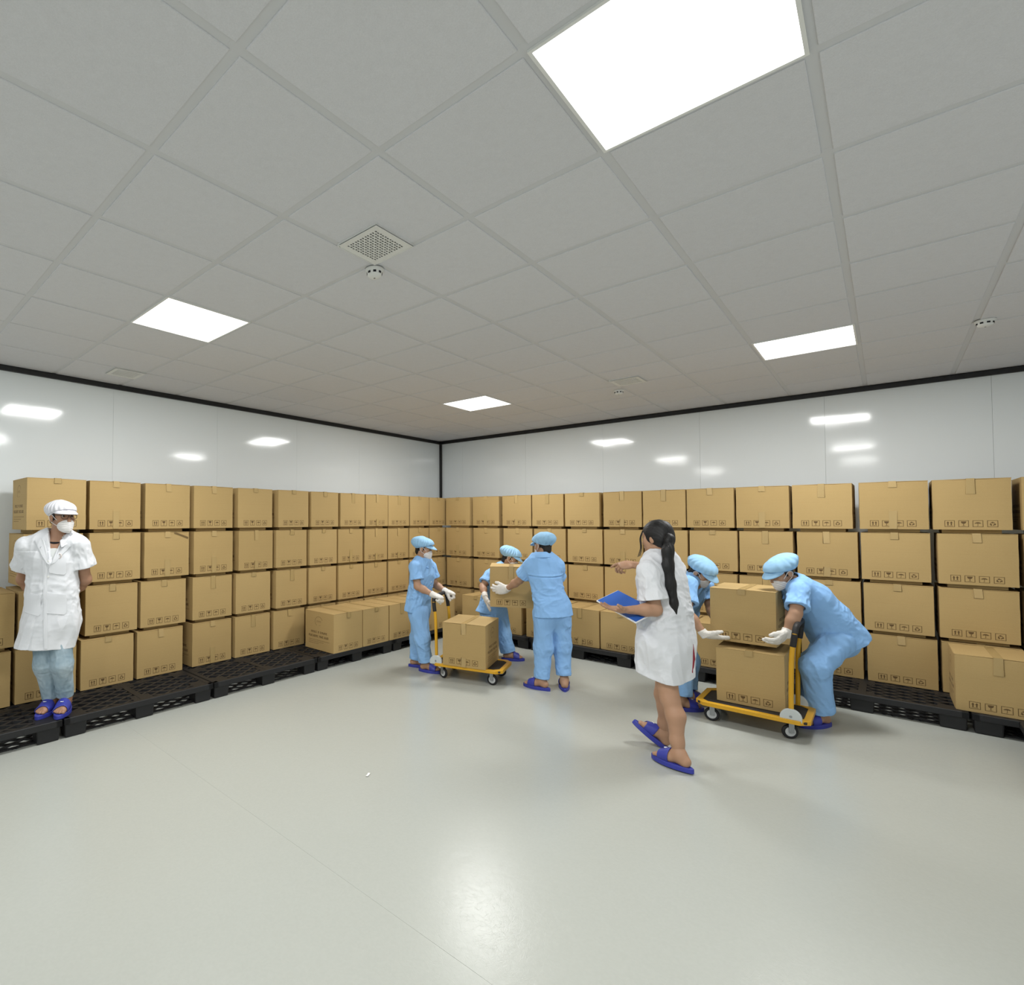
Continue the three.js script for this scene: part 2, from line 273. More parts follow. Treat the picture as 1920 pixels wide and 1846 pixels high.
function cartonBody(v, skirt, depth = CD) {             // sagging corrugated board; front is +z, sides +-x; hollow feel comes from the flaps
  const y0 = skirt, y1 = skirt + BODY - 0.008, g = new THREE.BoxGeometry(CW, y1 - y0, depth, 8, 8, 8).translate(0, (y0 + y1) / 2, 0), p = g.attributes.position, n = g.attributes.normal, uv = g.attributes.uv;
  for (let i = 0; i < p.count; i++) {
    const X = p.getX(i), Y = p.getY(i), Z = p.getZ(i), a = X / (CW / 2), b = (Y - (y0 + y1) / 2) / ((y1 - y0) / 2), c = Z / (depth / 2);
    const nx = n.getX(i), ny = n.getY(i), nz = n.getZ(i);
    // uv: front/back carry symbols, the two sides the mark, top and bottom plain board
    if (Math.abs(nz) > 0.5) uv.setXY(i, 0.003 + 0.494 * (a * Math.sign(nz) + 1) / 2, 0.004 + 0.992 * (b + 1) / 2);
    else if (Math.abs(nx) > 0.5) uv.setXY(i, 0.503 + 0.494 * (-c * Math.sign(nx) + 1) / 2, 0.004 + 0.992 * (b + 1) / 2);
    else uv.setXY(i, 0.02 + 0.45 * (a + 1) / 2, 0.45 + 0.5 * (c + 1) / 2);
    const bul = (q, r) => (1 - q * q) * (1 - r * r), w = (s) => noise.noise(a * 0.8 + v * 5.1, b * 0.8 + s, c * 0.8 + v);
    const edge = (s) => 0.0022 * noise.noise(Math.round(a) * 3 + v, b * 2 + s, Math.round(c) * 5 + v);
    p.setXYZ(i, X + a * (0.0035 * bul(b, c) * (1 + w(1))) + edge(1), Y + (Math.abs(b) > 0.99 && b > 0 ? 0.002 * w(2) : 0), Z + c * (0.004 * bul(a, b) * (1 + w(3))) + edge(7) * 0.6);
    // soften the upright edges
    if (Math.abs(a) > 0.99 && Math.abs(c) > 0.99) p.setXYZ(i, p.getX(i) - Math.sign(a) * 0.003, p.getY(i), p.getZ(i) - Math.sign(c) * 0.003);
  }
  g.computeVertexNormals();
  // inner shell of the bottom: closing flaps set back from the face, which leave the dark line between two layers
  if (!skirt) return merged([g]);
  const bot = box(CW - 0.11, skirt, depth - 0.11, 0, skirt / 2 + 0.0012, 0), bu = bot.attributes.uv; for (let i = 0; i < bu.count; i++) bu.setXY(i, 0.1 + 0.3 * bu.getX(i), 0.6 + 0.3 * bu.getY(i));
  return merged([g, bot]);
}
function flap(side, v, skirt, depth = CD) {             // one of the two top flaps, meeting at a seam that runs front to back
  const w = CW / 2 - 0.0025, g = rbox(w, 0.005, depth - 0.004, 0.002, side * (w / 2 + 0.0015), skirt + BODY - 0.0055, 0, 1), p = g.attributes.position, uv = g.attributes.uv;
  for (let i = 0; i < p.count; i++) { const x = p.getX(i), z = p.getZ(i); p.setY(i, p.getY(i) + 0.003 * (1 - Math.abs(x) / (CW / 2)) * (0.6 + 0.4 * noise.noise(v, z * 3, side))); uv.setXY(i, 0.02 + 0.45 * (x / CW + 0.5), 0.45 + 0.5 * (z / depth + 0.5)); }
  return g;
}
function tapeGeo(len, top, v, skirt, depth = CD) {      // strip over the seam with ends folded down front and back
  const w = 0.048, t = 0.0012, a = [];
  const zf = depth / 2 + 0.006, y = skirt + BODY + 0.0005, yb = skirt + 0.002;
  if (top) a.push(box(w, t, depth + 0.01, 0, y, 0));
  for (const s of top ? [-1, 1] : [1]) { const g = box(w, len, t, 0, top ? y - len / 2 : yb + len / 2, s * zf); const p = g.attributes.position; for (let i = 0; i < p.count; i++) if (Math.abs(p.getY(i) - (top ? y - len : yb + len)) < 1e-3) p.setX(i, p.getX(i) + 0.005 * Math.sin(v * 9 + i)); a.push(g); }
  return merged(a);
}
const cartonProtos = [0, 1, 2, 3, 4, 5, 6, 7, 8, 9, 10, 11].map((n) => {   // 0-5 stand on a lower carton, 6-11 flat on pallet or deck
  const g = new THREE.Group(), v = n % 6, sk = n < 6 ? SKIRT : 0;
  part(g, 'body', cartonBody(v * 1.7 + 0.3, sk), kraft[v % 4]); part(g, 'top_flap', flap(-1, v, sk), kraft[v % 4]); part(g, 'top_flap_001', flap(1, v, sk), kraft[(v + 1) % 4]);
  part(g, 'top_tape', tapeGeo([0.06, 0.11, 0.045, 0.075, 0.13, 0.055][v], true, v, sk), tapeMat[v % 2]);
  if (v === 1 || v === 5) part(g, 'bottom_tape', tapeGeo([0, 0.09, 0, 0.13, 0, 0.16][v], false, v + 3, sk), tapeMat[(v + 1) % 2]);
  return g;
});
function carton(label, x, y, z, turn, variant, group) {
  const g = cartonProtos[variant].clone(); g.name = numbered('carton'); g.position.set(x, y, z); g.rotation.y = turn;
  g.userData = { label, category: 'carton' }; if (group) g.userData.group = group; scene.add(g); return g;
}
const PALLET = 0.15, ord = ['first', 'second', 'third', 'fourth', 'fifth', 'sixth', 'seventh', 'eighth', 'ninth', 'tenth', 'eleventh', 'twelfth', 'thirteenth', 'fourteenth', 'fifteenth'];
const layer = ['top', 'second highest', 'third highest', 'lowest'];
const LEFT = [   // centres along the left wall, metres, top layer first
  [1.275, 1.741, 2.224, 2.699, 3.208, 3.71, 4.188, 4.657, 5.108, 5.565, 6.022, 6.482],
  [1.258, 1.743, 2.211, 2.698, 3.214, 3.695, 4.165, 4.623, 5.096, 5.558, 6.02, 6.485],
  [0.768, 1.235, 1.722, 2.186, 2.7, 3.186, 3.694, 4.161, 4.631, 5.099, 5.56, 6.02, 6.485],
  [0.752, 1.216, 1.691, 2.157, 2.697, 3.182, 3.666, 4.16, 4.63, 5.1, 5.56, 6.02, 6.485]];
LEFT.forEach((row, r) => row.forEach((x, k) => {
  const n = row.length - 1 - k, y = PALLET + (3 - r) * CH;
  let label = `brown carton in the ${layer[r]} layer along the left wall, ${ord[n]} from the far corner`;
  if (r === 0 && k === 0) label = 'brown carton topmost at the free left end, above the head of the man';
  const made = carton(label, x, y - (r < 3 ? SKIRT : 0), -4.905 - CD / 2 + rr(-0.012, 0.008), rr(-0.012, 0.012), Math.floor(rnd() * 6) + (r < 3 ? 0 : 6), 'cartons stacked along the left wall');
  if (r === 1 && k === 2) { made.userData.label = 'carton with a loose brown strap end on its front, second layer by the left wall'; part(made, 'loose_strap', box(0.15, 0.014, 0.0015).rotateZ(-0.36).translate(0.135, SKIRT + BODY - 0.035, CD / 2 + 0.0062), std(new THREE.Color().setRGB(0.16, 0.10, 0.035), 0.5)); }
}));
const RIGHT = [
  [-4.64, -4.155, -3.662, -3.209, -2.744, -2.263, -1.812, -1.361, -0.904, -0.444, 0.036, 0.499, 0.985],
  [-4.635, -4.145, -3.642, -3.185, -2.718, -2.259, -1.798, -1.341, -0.885, -0.416, 0.042, 0.521, 0.99],
  [-4.63, -4.14, -3.635, -3.172, -2.714, -2.253, -1.79, -1.344, -0.886, -0.405, 0.053, 0.519, 0.985],
  [-4.63, -4.14, -3.635, -3.172, -2.714, -2.253, -1.79, -1.34, -0.87, -0.399, 0.066, 0.53, 0.99]];
RIGHT.forEach((row, r) => row.forEach((z, k) => {
  const y = PALLET + (3 - r) * CH;
  carton(`brown carton in the ${layer[r]} layer along the right wall, ${ord[k]} from the far corner`, 6.605 + CD / 2 + rr(-0.008, 0.012), y - (r < 3 ? SKIRT : 0), z, -Math.PI / 2 + rr(-0.012, 0.012), Math.floor(rnd() * 6) + (r < 3 ? 0 : 6), 'cartons stacked along the right wall');
}));
const lowLabel = (k, wall, n) => `low carton in front of the ${wall} stack, ${ord[n]} from the far corner`;
[4.027, 4.472, 4.925, 5.378, 5.832].forEach((x, k) => carton(k ? lowLabel(k, 'left', 4 - k) : 'low carton with its printed side showing, at the open end of the front row', x, PALLET, -4.302 - CD / 2, rr(-0.01, 0.01), [6, 8, 10, 6, 8][k], 'low cartons in front of the left stack'));
[-3.985, -3.53, -3.025, -2.565, -2.113, -1.655, -1.195].forEach((z, k) => carton(lowLabel(k, 'right', k), 6.082 + CD / 2, PALLET, z, -Math.PI / 2 + rr(-0.01, 0.01), [8, 10, 6, 7, 8, 6, 10][k], 'low cartons in front of the right stack'));
carton('low carton standing alone in front of the right stack at the right photo edge', 6.075 + CD / 2, PALLET, 0.565, -Math.PI / 2 + 0.01, 10);
// ---------------------------------------------------------------- platform trolleys
const yellow = std(new THREE.Color().setRGB(0.68, 0.36, 0.014), 0.38), rubber = std(0x17171a, 0.7), greyHub = std(0xb9bcbd, 0.4), steel = std(0x9a9da0, 0.35, { metalness: 0.8 }), cover = std(0xc5cbca, 0.5), deckMat = std(0x2c2723, 0.75), gripMat = std(0x1c1a1a, 0.6);
function trolley(label, x, z, turn, L, W, HY, inset) {     // long axis z, handle at -z end; HY: height of the handle bar
  const t = thing('platform_trolley', label, 'trolley', [x, 0, z], turn), Y = 0.155;
  part(t, 'deck', rbox(W - 0.03, 0.018, L - 0.03, 0.006, 0, Y - 0.012, 0), deckMat);
  // yellow rim, corners cut at 45 degrees
  const c = 0.055, o = [[-W / 2 + c, -L / 2], [W / 2 - c, -L / 2], [W / 2, -L / 2 + c], [W / 2, L / 2 - c], [W / 2 - c, L / 2], [-W / 2 + c, L / 2], [-W / 2, L / 2 - c], [-W / 2, -L / 2 + c]];
  const k = 0.034, s = new THREE.Shape(o.map(([a, b]) => new THREE.Vector2(a, b))); s.holes.push(new THREE.Path(o.map(([a, b]) => new THREE.Vector2(a * (1 - 2 * k / W), b * (1 - 2 * k / L)))));
  part(t, 'rim', new THREE.ExtrudeGeometry(s, { depth: 0.024, bevelEnabled: true, bevelSize: 0.004, bevelThickness: 0.004, bevelSegments: 2 }).rotateX(Math.PI / 2).translate(0, Y - 0.0015, 0), yellow);
  let n = 0;
  for (const sx of [-1, 1]) for (const sz of [-1, 1]) {
    const wheel = new THREE.Group(); wheel.name = n ? 'castor_00' + n : 'castor'; n++; wheel.position.set(sx * (W / 2 - 0.065), 0, sz * (L / 2 - 0.11)); wheel.rotation.y = sz > 0 ? 0.12 * sx : 0.5 * sx; t.add(wheel);
    part(wheel, 'tyre', new THREE.TorusGeometry(0.0405, 0.0125, 12, 30).rotateY(Math.PI / 2).translate(0, 0.0532, 0.008), rubber);
    part(wheel, 'hub', new THREE.CylinderGeometry(0.037, 0.037, 0.02, 26).rotateZ(Math.PI / 2).translate(0, 0.0532, 0.008), greyHub);
    part(wheel, 'fork', merged([box(0.004, 0.075, 0.034, -0.0165, 0.085, 0.004), box(0.004, 0.075, 0.034, 0.0165, 0.085, 0.004), box(0.05, 0.006, 0.06, 0, 0.124, 0), new THREE.CylinderGeometry(0.007, 0.007, 0.04, 12).rotateZ(Math.PI / 2).translate(0, 0.0532, 0.008)]), steel);
  }
  const hz = -L / 2 + inset, hx = W / 2 - 0.03;
  const pts = [[-hx, Y, hz], [-hx, 0.4, hz - 0.004], [-hx, HY - 0.2, hz - 0.012], [-hx + 0.004, HY - 0.06, hz - 0.03], [-hx + 0.03, HY - 0.012, hz - 0.036], [-hx + 0.08, HY, hz - 0.038], [0, HY, hz - 0.038], [hx - 0.08, HY, hz - 0.038], [hx - 0.03, HY - 0.012, hz - 0.036], [hx - 0.004, HY - 0.06, hz - 0.03], [hx, HY - 0.2, hz - 0.012], [hx, 0.4, hz - 0.004], [hx, Y, hz]];
  const h = part(t, 'handle', tube(pts, 0.0155, 120, 14), yellow);
  part(h, 'grip', tube(pts.slice(3, 10).map((p) => p), 0.0195, 70, 14), gripMat);
  const curve = [-1, 1].map((q) => tube([[q * (hx - 0.004), HY - 0.06, hz - 0.03], [q * (hx - 0.001), HY - 0.11, hz - 0.024], [q * hx, HY - 0.15, hz - 0.018]], 0.0195, 10, 14));
  part(h, 'grip_end', curve[0], gripMat); part(h, 'grip_end_001', curve[1], gripMat);
  // hinge covers: pale half discs on both sides of the folding joint
  for (const q of [-1, 1]) {
    const d = new THREE.Shape(); d.moveTo(-0.06, 0); d.absarc(0, 0, 0.06, Math.PI, 0, true); d.lineTo(0.06, -0.02); d.lineTo(-0.06, -0.02); d.closePath();
    const g = new THREE.ExtrudeGeometry(d, { depth: 0.022, bevelEnabled: true, bevelSize: 0.004, bevelThickness: 0.004, bevelSegments: 2, curveSegments: 20 }).rotateY(Math.PI / 2).translate(q * (hx + 0.012) - 0.011, Y + 0.012, hz);
    const m = part(t, q < 0 ? 'hinge_cover' : 'hinge_cover_001', g, cover); part(m, 'bolt', new THREE.CylinderGeometry(0.009, 0.009, 0.036, 14).rotateZ(Math.PI / 2).translate(q * (hx + 0.012), Y + 0.022, hz), steel);
  }
  part(t, 'underframe', merged([box(0.03, 0.02, L - 0.1, -W / 4, Y - 0.03, 0), box(0.03, 0.02, L - 0.1, W / 4, Y - 0.03, 0)]), steel);
  return t;
}
trolley('yellow-rimmed platform trolley pushed by the worker at the left, one carton on it', 4.585, -3.055, 0.283, 0.72, 0.46, 0.82, 0.055);
trolley('yellow platform trolley at the right under a carton, its handle by the stooping worker', 5.112, -0.775, Math.PI, 0.71, 0.47, 0.83, 0.105);
carton('carton riding on the trolley at the left, its taped top in view', 4.590, 0.1555, -3.062, 0.283 - Math.PI / 2, 7);
carton('lower carton standing on the deck of the trolley at the right', 5.018 + CD / 2 - 0.01, 0.1555, -0.79, -Math.PI / 2 + 0.01, 8);
// ---------------------------------------------------------------- figures: distance fields meshed with surface nets
const dot = (a, b) => a[0] * b[0] + a[1] * b[1] + a[2] * b[2], sub = (a, b) => [a[0] - b[0], a[1] - b[1], a[2] - b[2]], add = (a, b) => [a[0] + b[0], a[1] + b[1], a[2] + b[2]], mul = (a, k) => [a[0] * k, a[1] * k, a[2] * k];
const cross = (a, b) => [a[1] * b[2] - a[2] * b[1], a[2] * b[0] - a[0] * b[2], a[0] * b[1] - a[1] * b[0]], len = (a) => Math.hypot(a[0], a[1], a[2]), unit = (a) => mul(a, 1 / (len(a) || 1)), mix = (a, b, t) => [a[0] + (b[0] - a[0]) * t, a[1] + (b[1] - a[1]) * t, a[2] + (b[2] - a[2]) * t];
const smin = (a, b, k) => { const h = Math.max(k - Math.abs(a - b), 0) / k; return Math.min(a, b) - h * h * k * 0.25; };
const smax = (a, b, k) => -smin(-a, -b, k);
// tapered capsule; n, f: flattened along n by f
function cone(a, b, ra, rb, n, f = 1) {
  const ba = sub(b, a), bb = dot(ba, ba) || 1e-9, g = Math.min(f, 1);
  return (x, y, z) => {
    let px = x - a[0], py = y - a[1], pz = z - a[2], h = (px * ba[0] + py * ba[1] + pz * ba[2]) / bb; h = h < 0 ? 0 : h > 1 ? 1 : h;
    px -= ba[0] * h; py -= ba[1] * h; pz -= ba[2] * h;
    if (f !== 1) { const c = (px * n[0] + py * n[1] + pz * n[2]) * (1 / f - 1); px += n[0] * c; py += n[1] * c; pz += n[2] * c; }
    return (Math.sqrt(px * px + py * py + pz * pz) - ra - (rb - ra) * h) * g;
  };
}
function ell(c, ax, r) {      // ellipsoid on three unit axes
  const m = Math.min(...r);
  return (x, y, z) => {
    const p = [x - c[0], y - c[1], z - c[2]], u = dot(p, ax[0]) / r[0], v = dot(p, ax[1]) / r[1], w = dot(p, ax[2]) / r[2], k = Math.sqrt(u * u + v * v + w * w);
    const u2 = u / r[0], v2 = v / r[1], w2 = w / r[2], g = Math.sqrt(u2 * u2 + v2 * v2 + w2 * w2); return g < 1e-6 ? -m : k * (k - 1) / g;
  };
}
function brick(c, ax, r, round) { return (x, y, z) => { const p = [x - c[0], y - c[1], z - c[2]], q = [0, 1, 2].map((i) => Math.abs(dot(p, ax[i])) - r[i] + round); return Math.hypot(Math.max(q[0], 0), Math.max(q[1], 0), Math.max(q[2], 0)) + Math.min(Math.max(q[0], q[1], q[2]), 0) - round; }; }
const blend = (k, ...fs) => (x, y, z) => { let d = fs[0](x, y, z); for (let i = 1; i < fs.length; i++) d = smin(d, fs[i](x, y, z), k); return d; };
const below = (f, c, n, k = 0.006) => { const o = dot(c, n); return (x, y, z) => smax(f(x, y, z), x * n[0] + y * n[1] + z * n[2] - o, k); };   // keep what lies behind the plane
const cutOut = (f, g, k = 0.006) => (x, y, z) => smax(f(x, y, z), -g(x, y, z), k);
const both = (f, g, k = 0.004) => (x, y, z) => smax(f(x, y, z), g(x, y, z), k);
const grow = (f, r) => (x, y, z) => f(x, y, z) - r;
const move = (f, g) => (x, y, z) => { const d = f(x, y, z); return Math.abs(d) < 0.05 ? d + g(x, y, z) : d; };
function nets(f, lo, hi, h) {
  const n = [0, 1, 2].map((i) => Math.ceil((hi[i] - lo[i]) / h / 8) * 8 + 1), nb = n.map((q) => (q - 1) / 8), NX = n[0], NXY = n[0] * n[1];
  const val = new Float32Array(n[0] * n[1] * n[2]).fill(NaN), R = 8 * h * 0.87 * 1.35;
  const at = (i, j, k) => { const q = i + j * NX + k * NXY; let v = val[q]; if (v !== v) v = val[q] = f(lo[0] + i * h, lo[1] + j * h, lo[2] + k * h); return v; };
  const cell = new Map(), pos = [], idx = [], edges = [];
  const E = [[0, 1], [2, 3], [4, 5], [6, 7], [0, 2], [1, 3], [4, 6], [5, 7], [0, 4], [1, 5], [2, 6], [3, 7]];
  for (let c = 0; c < nb[2]; c++) for (let b = 0; b < nb[1]; b++) for (let a = 0; a < nb[0]; a++) {
    if (Math.abs(f(lo[0] + (a * 8 + 4) * h, lo[1] + (b * 8 + 4) * h, lo[2] + (c * 8 + 4) * h)) > R) continue;
    for (let k = c * 8; k < c * 8 + 8; k++) for (let j = b * 8; j < b * 8 + 8; j++) for (let i = a * 8; i < a * 8 + 8; i++) {
      const v = [at(i, j, k), at(i + 1, j, k), at(i, j + 1, k), at(i + 1, j + 1, k), at(i, j, k + 1), at(i + 1, j, k + 1), at(i, j + 1, k + 1), at(i + 1, j + 1, k + 1)];
      let m = 0; for (let q = 0; q < 8; q++) if (v[q] < 0) m++; if (m === 0 || m === 8) continue;
      let x = 0, y = 0, z = 0, s = 0;
      for (const [p, q] of E) if ((v[p] < 0) !== (v[q] < 0)) { const t = v[p] / (v[p] - v[q]); x += (p & 1) + ((q & 1) - (p & 1)) * t; y += (p >> 1 & 1) + ((q >> 1 & 1) - (p >> 1 & 1)) * t; z += (p >> 2) + ((q >> 2) - (p >> 2)) * t; s++; }
      cell.set(i + j * NX + k * NXY, pos.length / 3); pos.push(lo[0] + (i + x / s) * h, lo[1] + (j + y / s) * h, lo[2] + (k + z / s) * h);
      if ((v[0] < 0) !== (v[1] < 0)) edges.push([i, j, k, 0, v[0] < 0]); if ((v[0] < 0) !== (v[2] < 0)) edges.push([i, j, k, 1, v[0] < 0]); if ((v[0] < 0) !== (v[4] < 0)) edges.push([i, j, k, 2, v[0] < 0]);
    }
  }
  const S = [1, NX, NXY];
  for (const [i, j, k, d, inside] of edges) {
    const q = i + j * NX + k * NXY, u = S[(d + 1) % 3], w = S[(d + 2) % 3], A = cell.get(q), B = cell.get(q - u), C = cell.get(q - u - w), D = cell.get(q - w);
    if (A === undefined || B === undefined || C === undefined || D === undefined) continue;
    if (inside) idx.push(A, B, C, A, C, D); else idx.push(A, C, B, A, D, C);
  }
  const nor = new Float32Array(pos.length), e = h * 0.5;
  for (let i = 0; i < pos.length; i += 3) {
    const x = pos[i], y = pos[i + 1], z = pos[i + 2], a = f(x + e, y, z) - f(x - e, y, z), b = f(x, y + e, z) - f(x, y - e, z), c = f(x, y, z + e) - f(x, y, z - e), l = Math.hypot(a, b, c) || 1; nor[i] = a / l; nor[i + 1] = b / l; nor[i + 2] = c / l;
  }
  const g = new THREE.BufferGeometry(); g.setAttribute('position', new THREE.Float32BufferAttribute(pos, 3)); g.setAttribute('normal', new THREE.BufferAttribute(nor, 3)); g.setIndex(idx); return g;
}
function netsAround(f, pts, pad, h) { const lo = [9, 9, 9], hi = [-9, -9, -9]; for (const p of pts) for (let i = 0; i < 3; i++) { lo[i] = Math.min(lo[i], p[i] - pad); hi[i] = Math.max(hi[i], p[i] + pad); } return nets(f, lo, hi, h); }
function bodyMerge(list) { return mergeGeometries(list.map((g) => { const q = g.toNonIndexed(); q.deleteAttribute('uv'); return q; })); }
const onto = (f, p, d, most = 0.3) => { let t = 0; for (let i = 0; i < 60 && t < most; i++) { const s = f(p[0] + d[0] * t, p[1] + d[1] * t, p[2] + d[2] * t); if (s < 0.0005) break; t += s * 0.8; } return add(p, mul(d, t)); };
function frameQuat(x, y, z) { return new THREE.Quaternion().setFromRotationMatrix(new THREE.Matrix4().makeBasis(V(...x), V(...y), V(...z))); }

const M = {
  skin: std(new THREE.Color().setRGB(0.43, 0.245, 0.150), 0.55), skinTan: std(new THREE.Color().setRGB(0.38, 0.205, 0.125), 0.55),
  blue: std(new THREE.Color().setRGB(0.27, 0.505, 0.86), 0.85), blueDark: std(new THREE.Color().setRGB(0.26, 0.48, 0.81), 0.88), capBlue: std(new THREE.Color().setRGB(0.30, 0.53, 0.76), 0.8),
  white: std(new THREE.Color().setRGB(0.71, 0.725, 0.755), 0.8), whiteCap: std(new THREE.Color().setRGB(0.71, 0.71, 0.755), 0.8), mask: std(new THREE.Color().setRGB(0.76, 0.74, 0.73), 0.85), glove: std(new THREE.Color().setRGB(0.74, 0.71, 0.66), 0.85),
  hair: std(0x0b090a, 0.58), slipper: std(new THREE.Color().setRGB(0.035, 0.045, 0.33), 0.45), jeans: std(new THREE.Color(1, 1, 1), 0.9, { vertexColors: true }), darkTee: std(0x18151a, 0.9), grey: std(new THREE.Color().setRGB(0.66, 0.68, 0.67), 0.9),
  eye: std(0xb9b2a8, 0.25), iris: std(0x20140e, 0.2), brow: std(0x1d1512, 0.8), rim: std(0x241512, 0.35), red: std(new THREE.Color().setRGB(0.30, 0.008, 0.03), 0.7), button: std(0xe6e6e2, 0.35), print: std(0xdfe3e8, 0.6), trimDark: std(new THREE.Color().setRGB(0.09, 0.13, 0.25), 0.85),
};
M.lens = new THREE.MeshPhysicalMaterial({ color: 0xffffff, transmission: 1, thickness: 0, roughness: 0.05 });

const ridge = (q) => 1 - 2 * Math.abs(noise.noise(q[0], q[1], q[2]));
// folds in cloth: stretched along 'along', depth in metres
function folds(along, depth, across, seedK, stretch = 0.25) {
  const a = unit(along), t = unit(cross(a, Math.abs(a[1]) < 0.9 ? [0, 1, 0] : [1, 0, 0])), b = cross(a, t);
  return (x, y, z) => { const p = [x, y, z], u = dot(p, a) * across * stretch, v = dot(p, t) * across, w = dot(p, b) * across, wob = 0.6 * noise.noise(u * 1.3, v * 0.5, seedK); return -depth * 1.5 * (0.65 * ridge([u + seedK, v + wob, w]) + 0.35 * ridge([u * 2.1, v * 2.3 + wob, w * 2.3 + seedK])) + depth * 0.15; };
}

// one hand: w wrist, d along the fingers, n out of the palm, t towards the thumb; curl per finger, spread of the thumb
function hand(w, d, n, t, o = {}) {
  const k = o.size || 1, curl = o.curl || [0.5, 0.55, 0.6, 0.65], fs = [], pts = [w];
  d = unit(d); n = unit(sub(n, mul(d, dot(n, d)))); const s0 = cross(d, n); t = dot(s0, t) > 0 ? s0 : mul(s0, -1);
  const P = (a, b, c) => add(w, add(mul(d, a * k), add(mul(t, b * k), mul(n, c * k))));
  fs.push(cone(P(0, 0.004, 0), P(0.045, 0.006, 0), 0.026 * k, 0.034 * k, n, 0.52), cone(P(0.045, 0.012, 0), P(0.082, 0.016, 0.002), 0.030 * k, 0.024 * k, n, 0.5), cone(P(0.045, -0.012, 0), P(0.076, -0.022, 0.002), 0.028 * k, 0.020 * k, n, 0.5));
  const palm = blend(0.02, ...fs), L = [[0.040, 0.024, 0.020], [0.044, 0.028, 0.021], [0.041, 0.026, 0.021], [0.032, 0.020, 0.018]], B = [[0.084, 0.029], [0.088, 0.0105], [0.083, -0.0085], [0.075, -0.0265]], r = [0.0093, 0.0097, 0.0092, 0.0083], fingers = [];
  for (let f = 0; f < 4; f++) {
    let p = P(B[f][0], B[f][1], 0.001), ang = 0; const sp = (1.5 - f) * (o.fan ?? 0.06), segs = [];
    for (let j = 0; j < 3; j++) { ang += curl[f] * [0.9, 1.1, 0.7][j]; const dir = unit(add(add(mul(d, Math.cos(ang)), mul(n, Math.sin(ang))), mul(t, sp))), q = add(p, mul(dir, L[f][j] * k)); segs.push(cone(p, q, (r[f] - 0.0007 * j) * k * (o.fat || 1), (r[f] - 0.0007 * (j + 1)) * k * (o.fat || 1))); p = q; pts.push(q); }
    fingers.push(blend(0.004, ...segs));
  }
  const ta = o.thumb || [0.55, 0.75, 0.35]; let p = P(0.022, 0.024, 0.004), ts = [];
  [0.040, 0.032, 0.026].forEach((l, j) => { const c = (o.thumbCurl ?? 0.25) * j, dir = unit(add(add(mul(d, ta[0] + c * 0.5), mul(t, ta[1] - c * 0.8)), mul(n, ta[2] + c * 0.4))), q = add(p, mul(dir, l * k)); ts.push(cone(p, q, [0.0165, 0.0115, 0.0105][j] * k * (o.fat || 1), [0.012, 0.0108, 0.0082][j] * k * (o.fat || 1))); p = q; pts.push(q); });
  const field = blend(0.007, palm, ...fingers, blend(0.008, ...ts));
  return { field, pts, palm };
}
// one foot standing at ankle a, pointing along d (level or tilted); returns field and its own axes
function footShape(a, d, up, ankleH, k = 1) {
  d = unit(d); const s = unit(cross(up, d)); up = cross(d, s);
  const base = add(a, mul(up, -ankleH)), P = (f, r, u) => add(base, add(mul(d, f * k), add(mul(s, r * k), mul(up, u * k))));
  const fs = [cone(P(-0.035, 0, 0.028), P(-0.01, 0, ankleH / k), 0.028 * k, 0.036 * k), cone(P(-0.035, 0, 0.026), P(0.06, 0, 0.028), 0.027 * k, 0.027 * k), cone(P(0, 0, 0.06), P(0.10, 0.004, 0.024), 0.035 * k, 0.024 * k), cone(P(0.06, 0.015, 0.022), P(0.125, 0.02, 0.016), 0.026 * k, 0.02 * k), cone(P(0.06, -0.015, 0.02), P(0.11, -0.026, 0.014), 0.024 * k, 0.016 * k)];
  const toes = [[0.155, 0.026, 0.0125], [0.156, 0.004, 0.010], [0.148, -0.012, 0.0095], [0.138, -0.026, 0.009], [0.124, -0.038, 0.0085]].map(([f, r, q]) => cone(P(f - 0.035, r * 0.95, 0.014), P(f, r, 0.011), q * 1.05 * k, q * k));
  return { field: blend(0.006, blend(0.03, ...fs), ...toes), P, d, s, up, base };
}
function slipperParts(parent, ft, k = 1, mirror = 1) {
  const n = 40, outline = []; for (let i = 0; i < n; i++) { const t = i / n * 2 * Math.PI, c = Math.cos(t), s = Math.sin(t), f = 0.05 + 0.135 * c, w = 0.040 + 0.009 * c - 0.006 * Math.cos(2 * t); outline.push(new THREE.Vector2(f * k, s * w * k + 0.006 * c * mirror * 0)); }
  const sole = new THREE.ExtrudeGeometry(new THREE.Shape(outline), { depth: 0.022 * k, bevelEnabled: true, bevelSize: 0.005, bevelThickness: 0.005, bevelSegments: 3 });
  // extrude runs along +z: x is forward, y sideways; stand it up on the foot's axes, top of the sole under the foot
  const q = frameQuat(ft.d, ft.s, ft.up), m = part(parent, parent.children.some((c) => c.name === 'slipper') ? 'slipper_001' : 'slipper', sole.applyQuaternion(q).translate(...ft.P(0, 0, -0.026)), M.slipper);
  const band = cutOut(both(grow(ft.field, 0.0085), both(brick(ft.P(0.088, 0, 0.03), [ft.d, ft.s, ft.up], [0.038 * k, 0.075, 0.075], 0.004), (x, y, z) => 0.2 * k * 0 - dot(sub([x, y, z], ft.P(0, 0, -0.006)), ft.up))), grow(ft.field, 0.0015));
  const lo = ft.P(0.09, 0, 0.02); part(m, 'strap', nets(band, sub(lo, [0.11, 0.09, 0.11]), add(lo, [0.11, 0.09, 0.11]), 0.0045), M.slipper);
  const e = onto(grow(ft.field, 0.0085), ft.P(0.09, 0, 0.15), mul(ft.up, -1)); const pr = new THREE.CylinderGeometry(0.012, 0.012, 0.0015, 16).applyQuaternion(frameQuat(ft.s, ft.up, ft.d)); part(m, 'strap_mark', pr.translate(e[0], e[1], e[2]), M.print);
  return m;
}
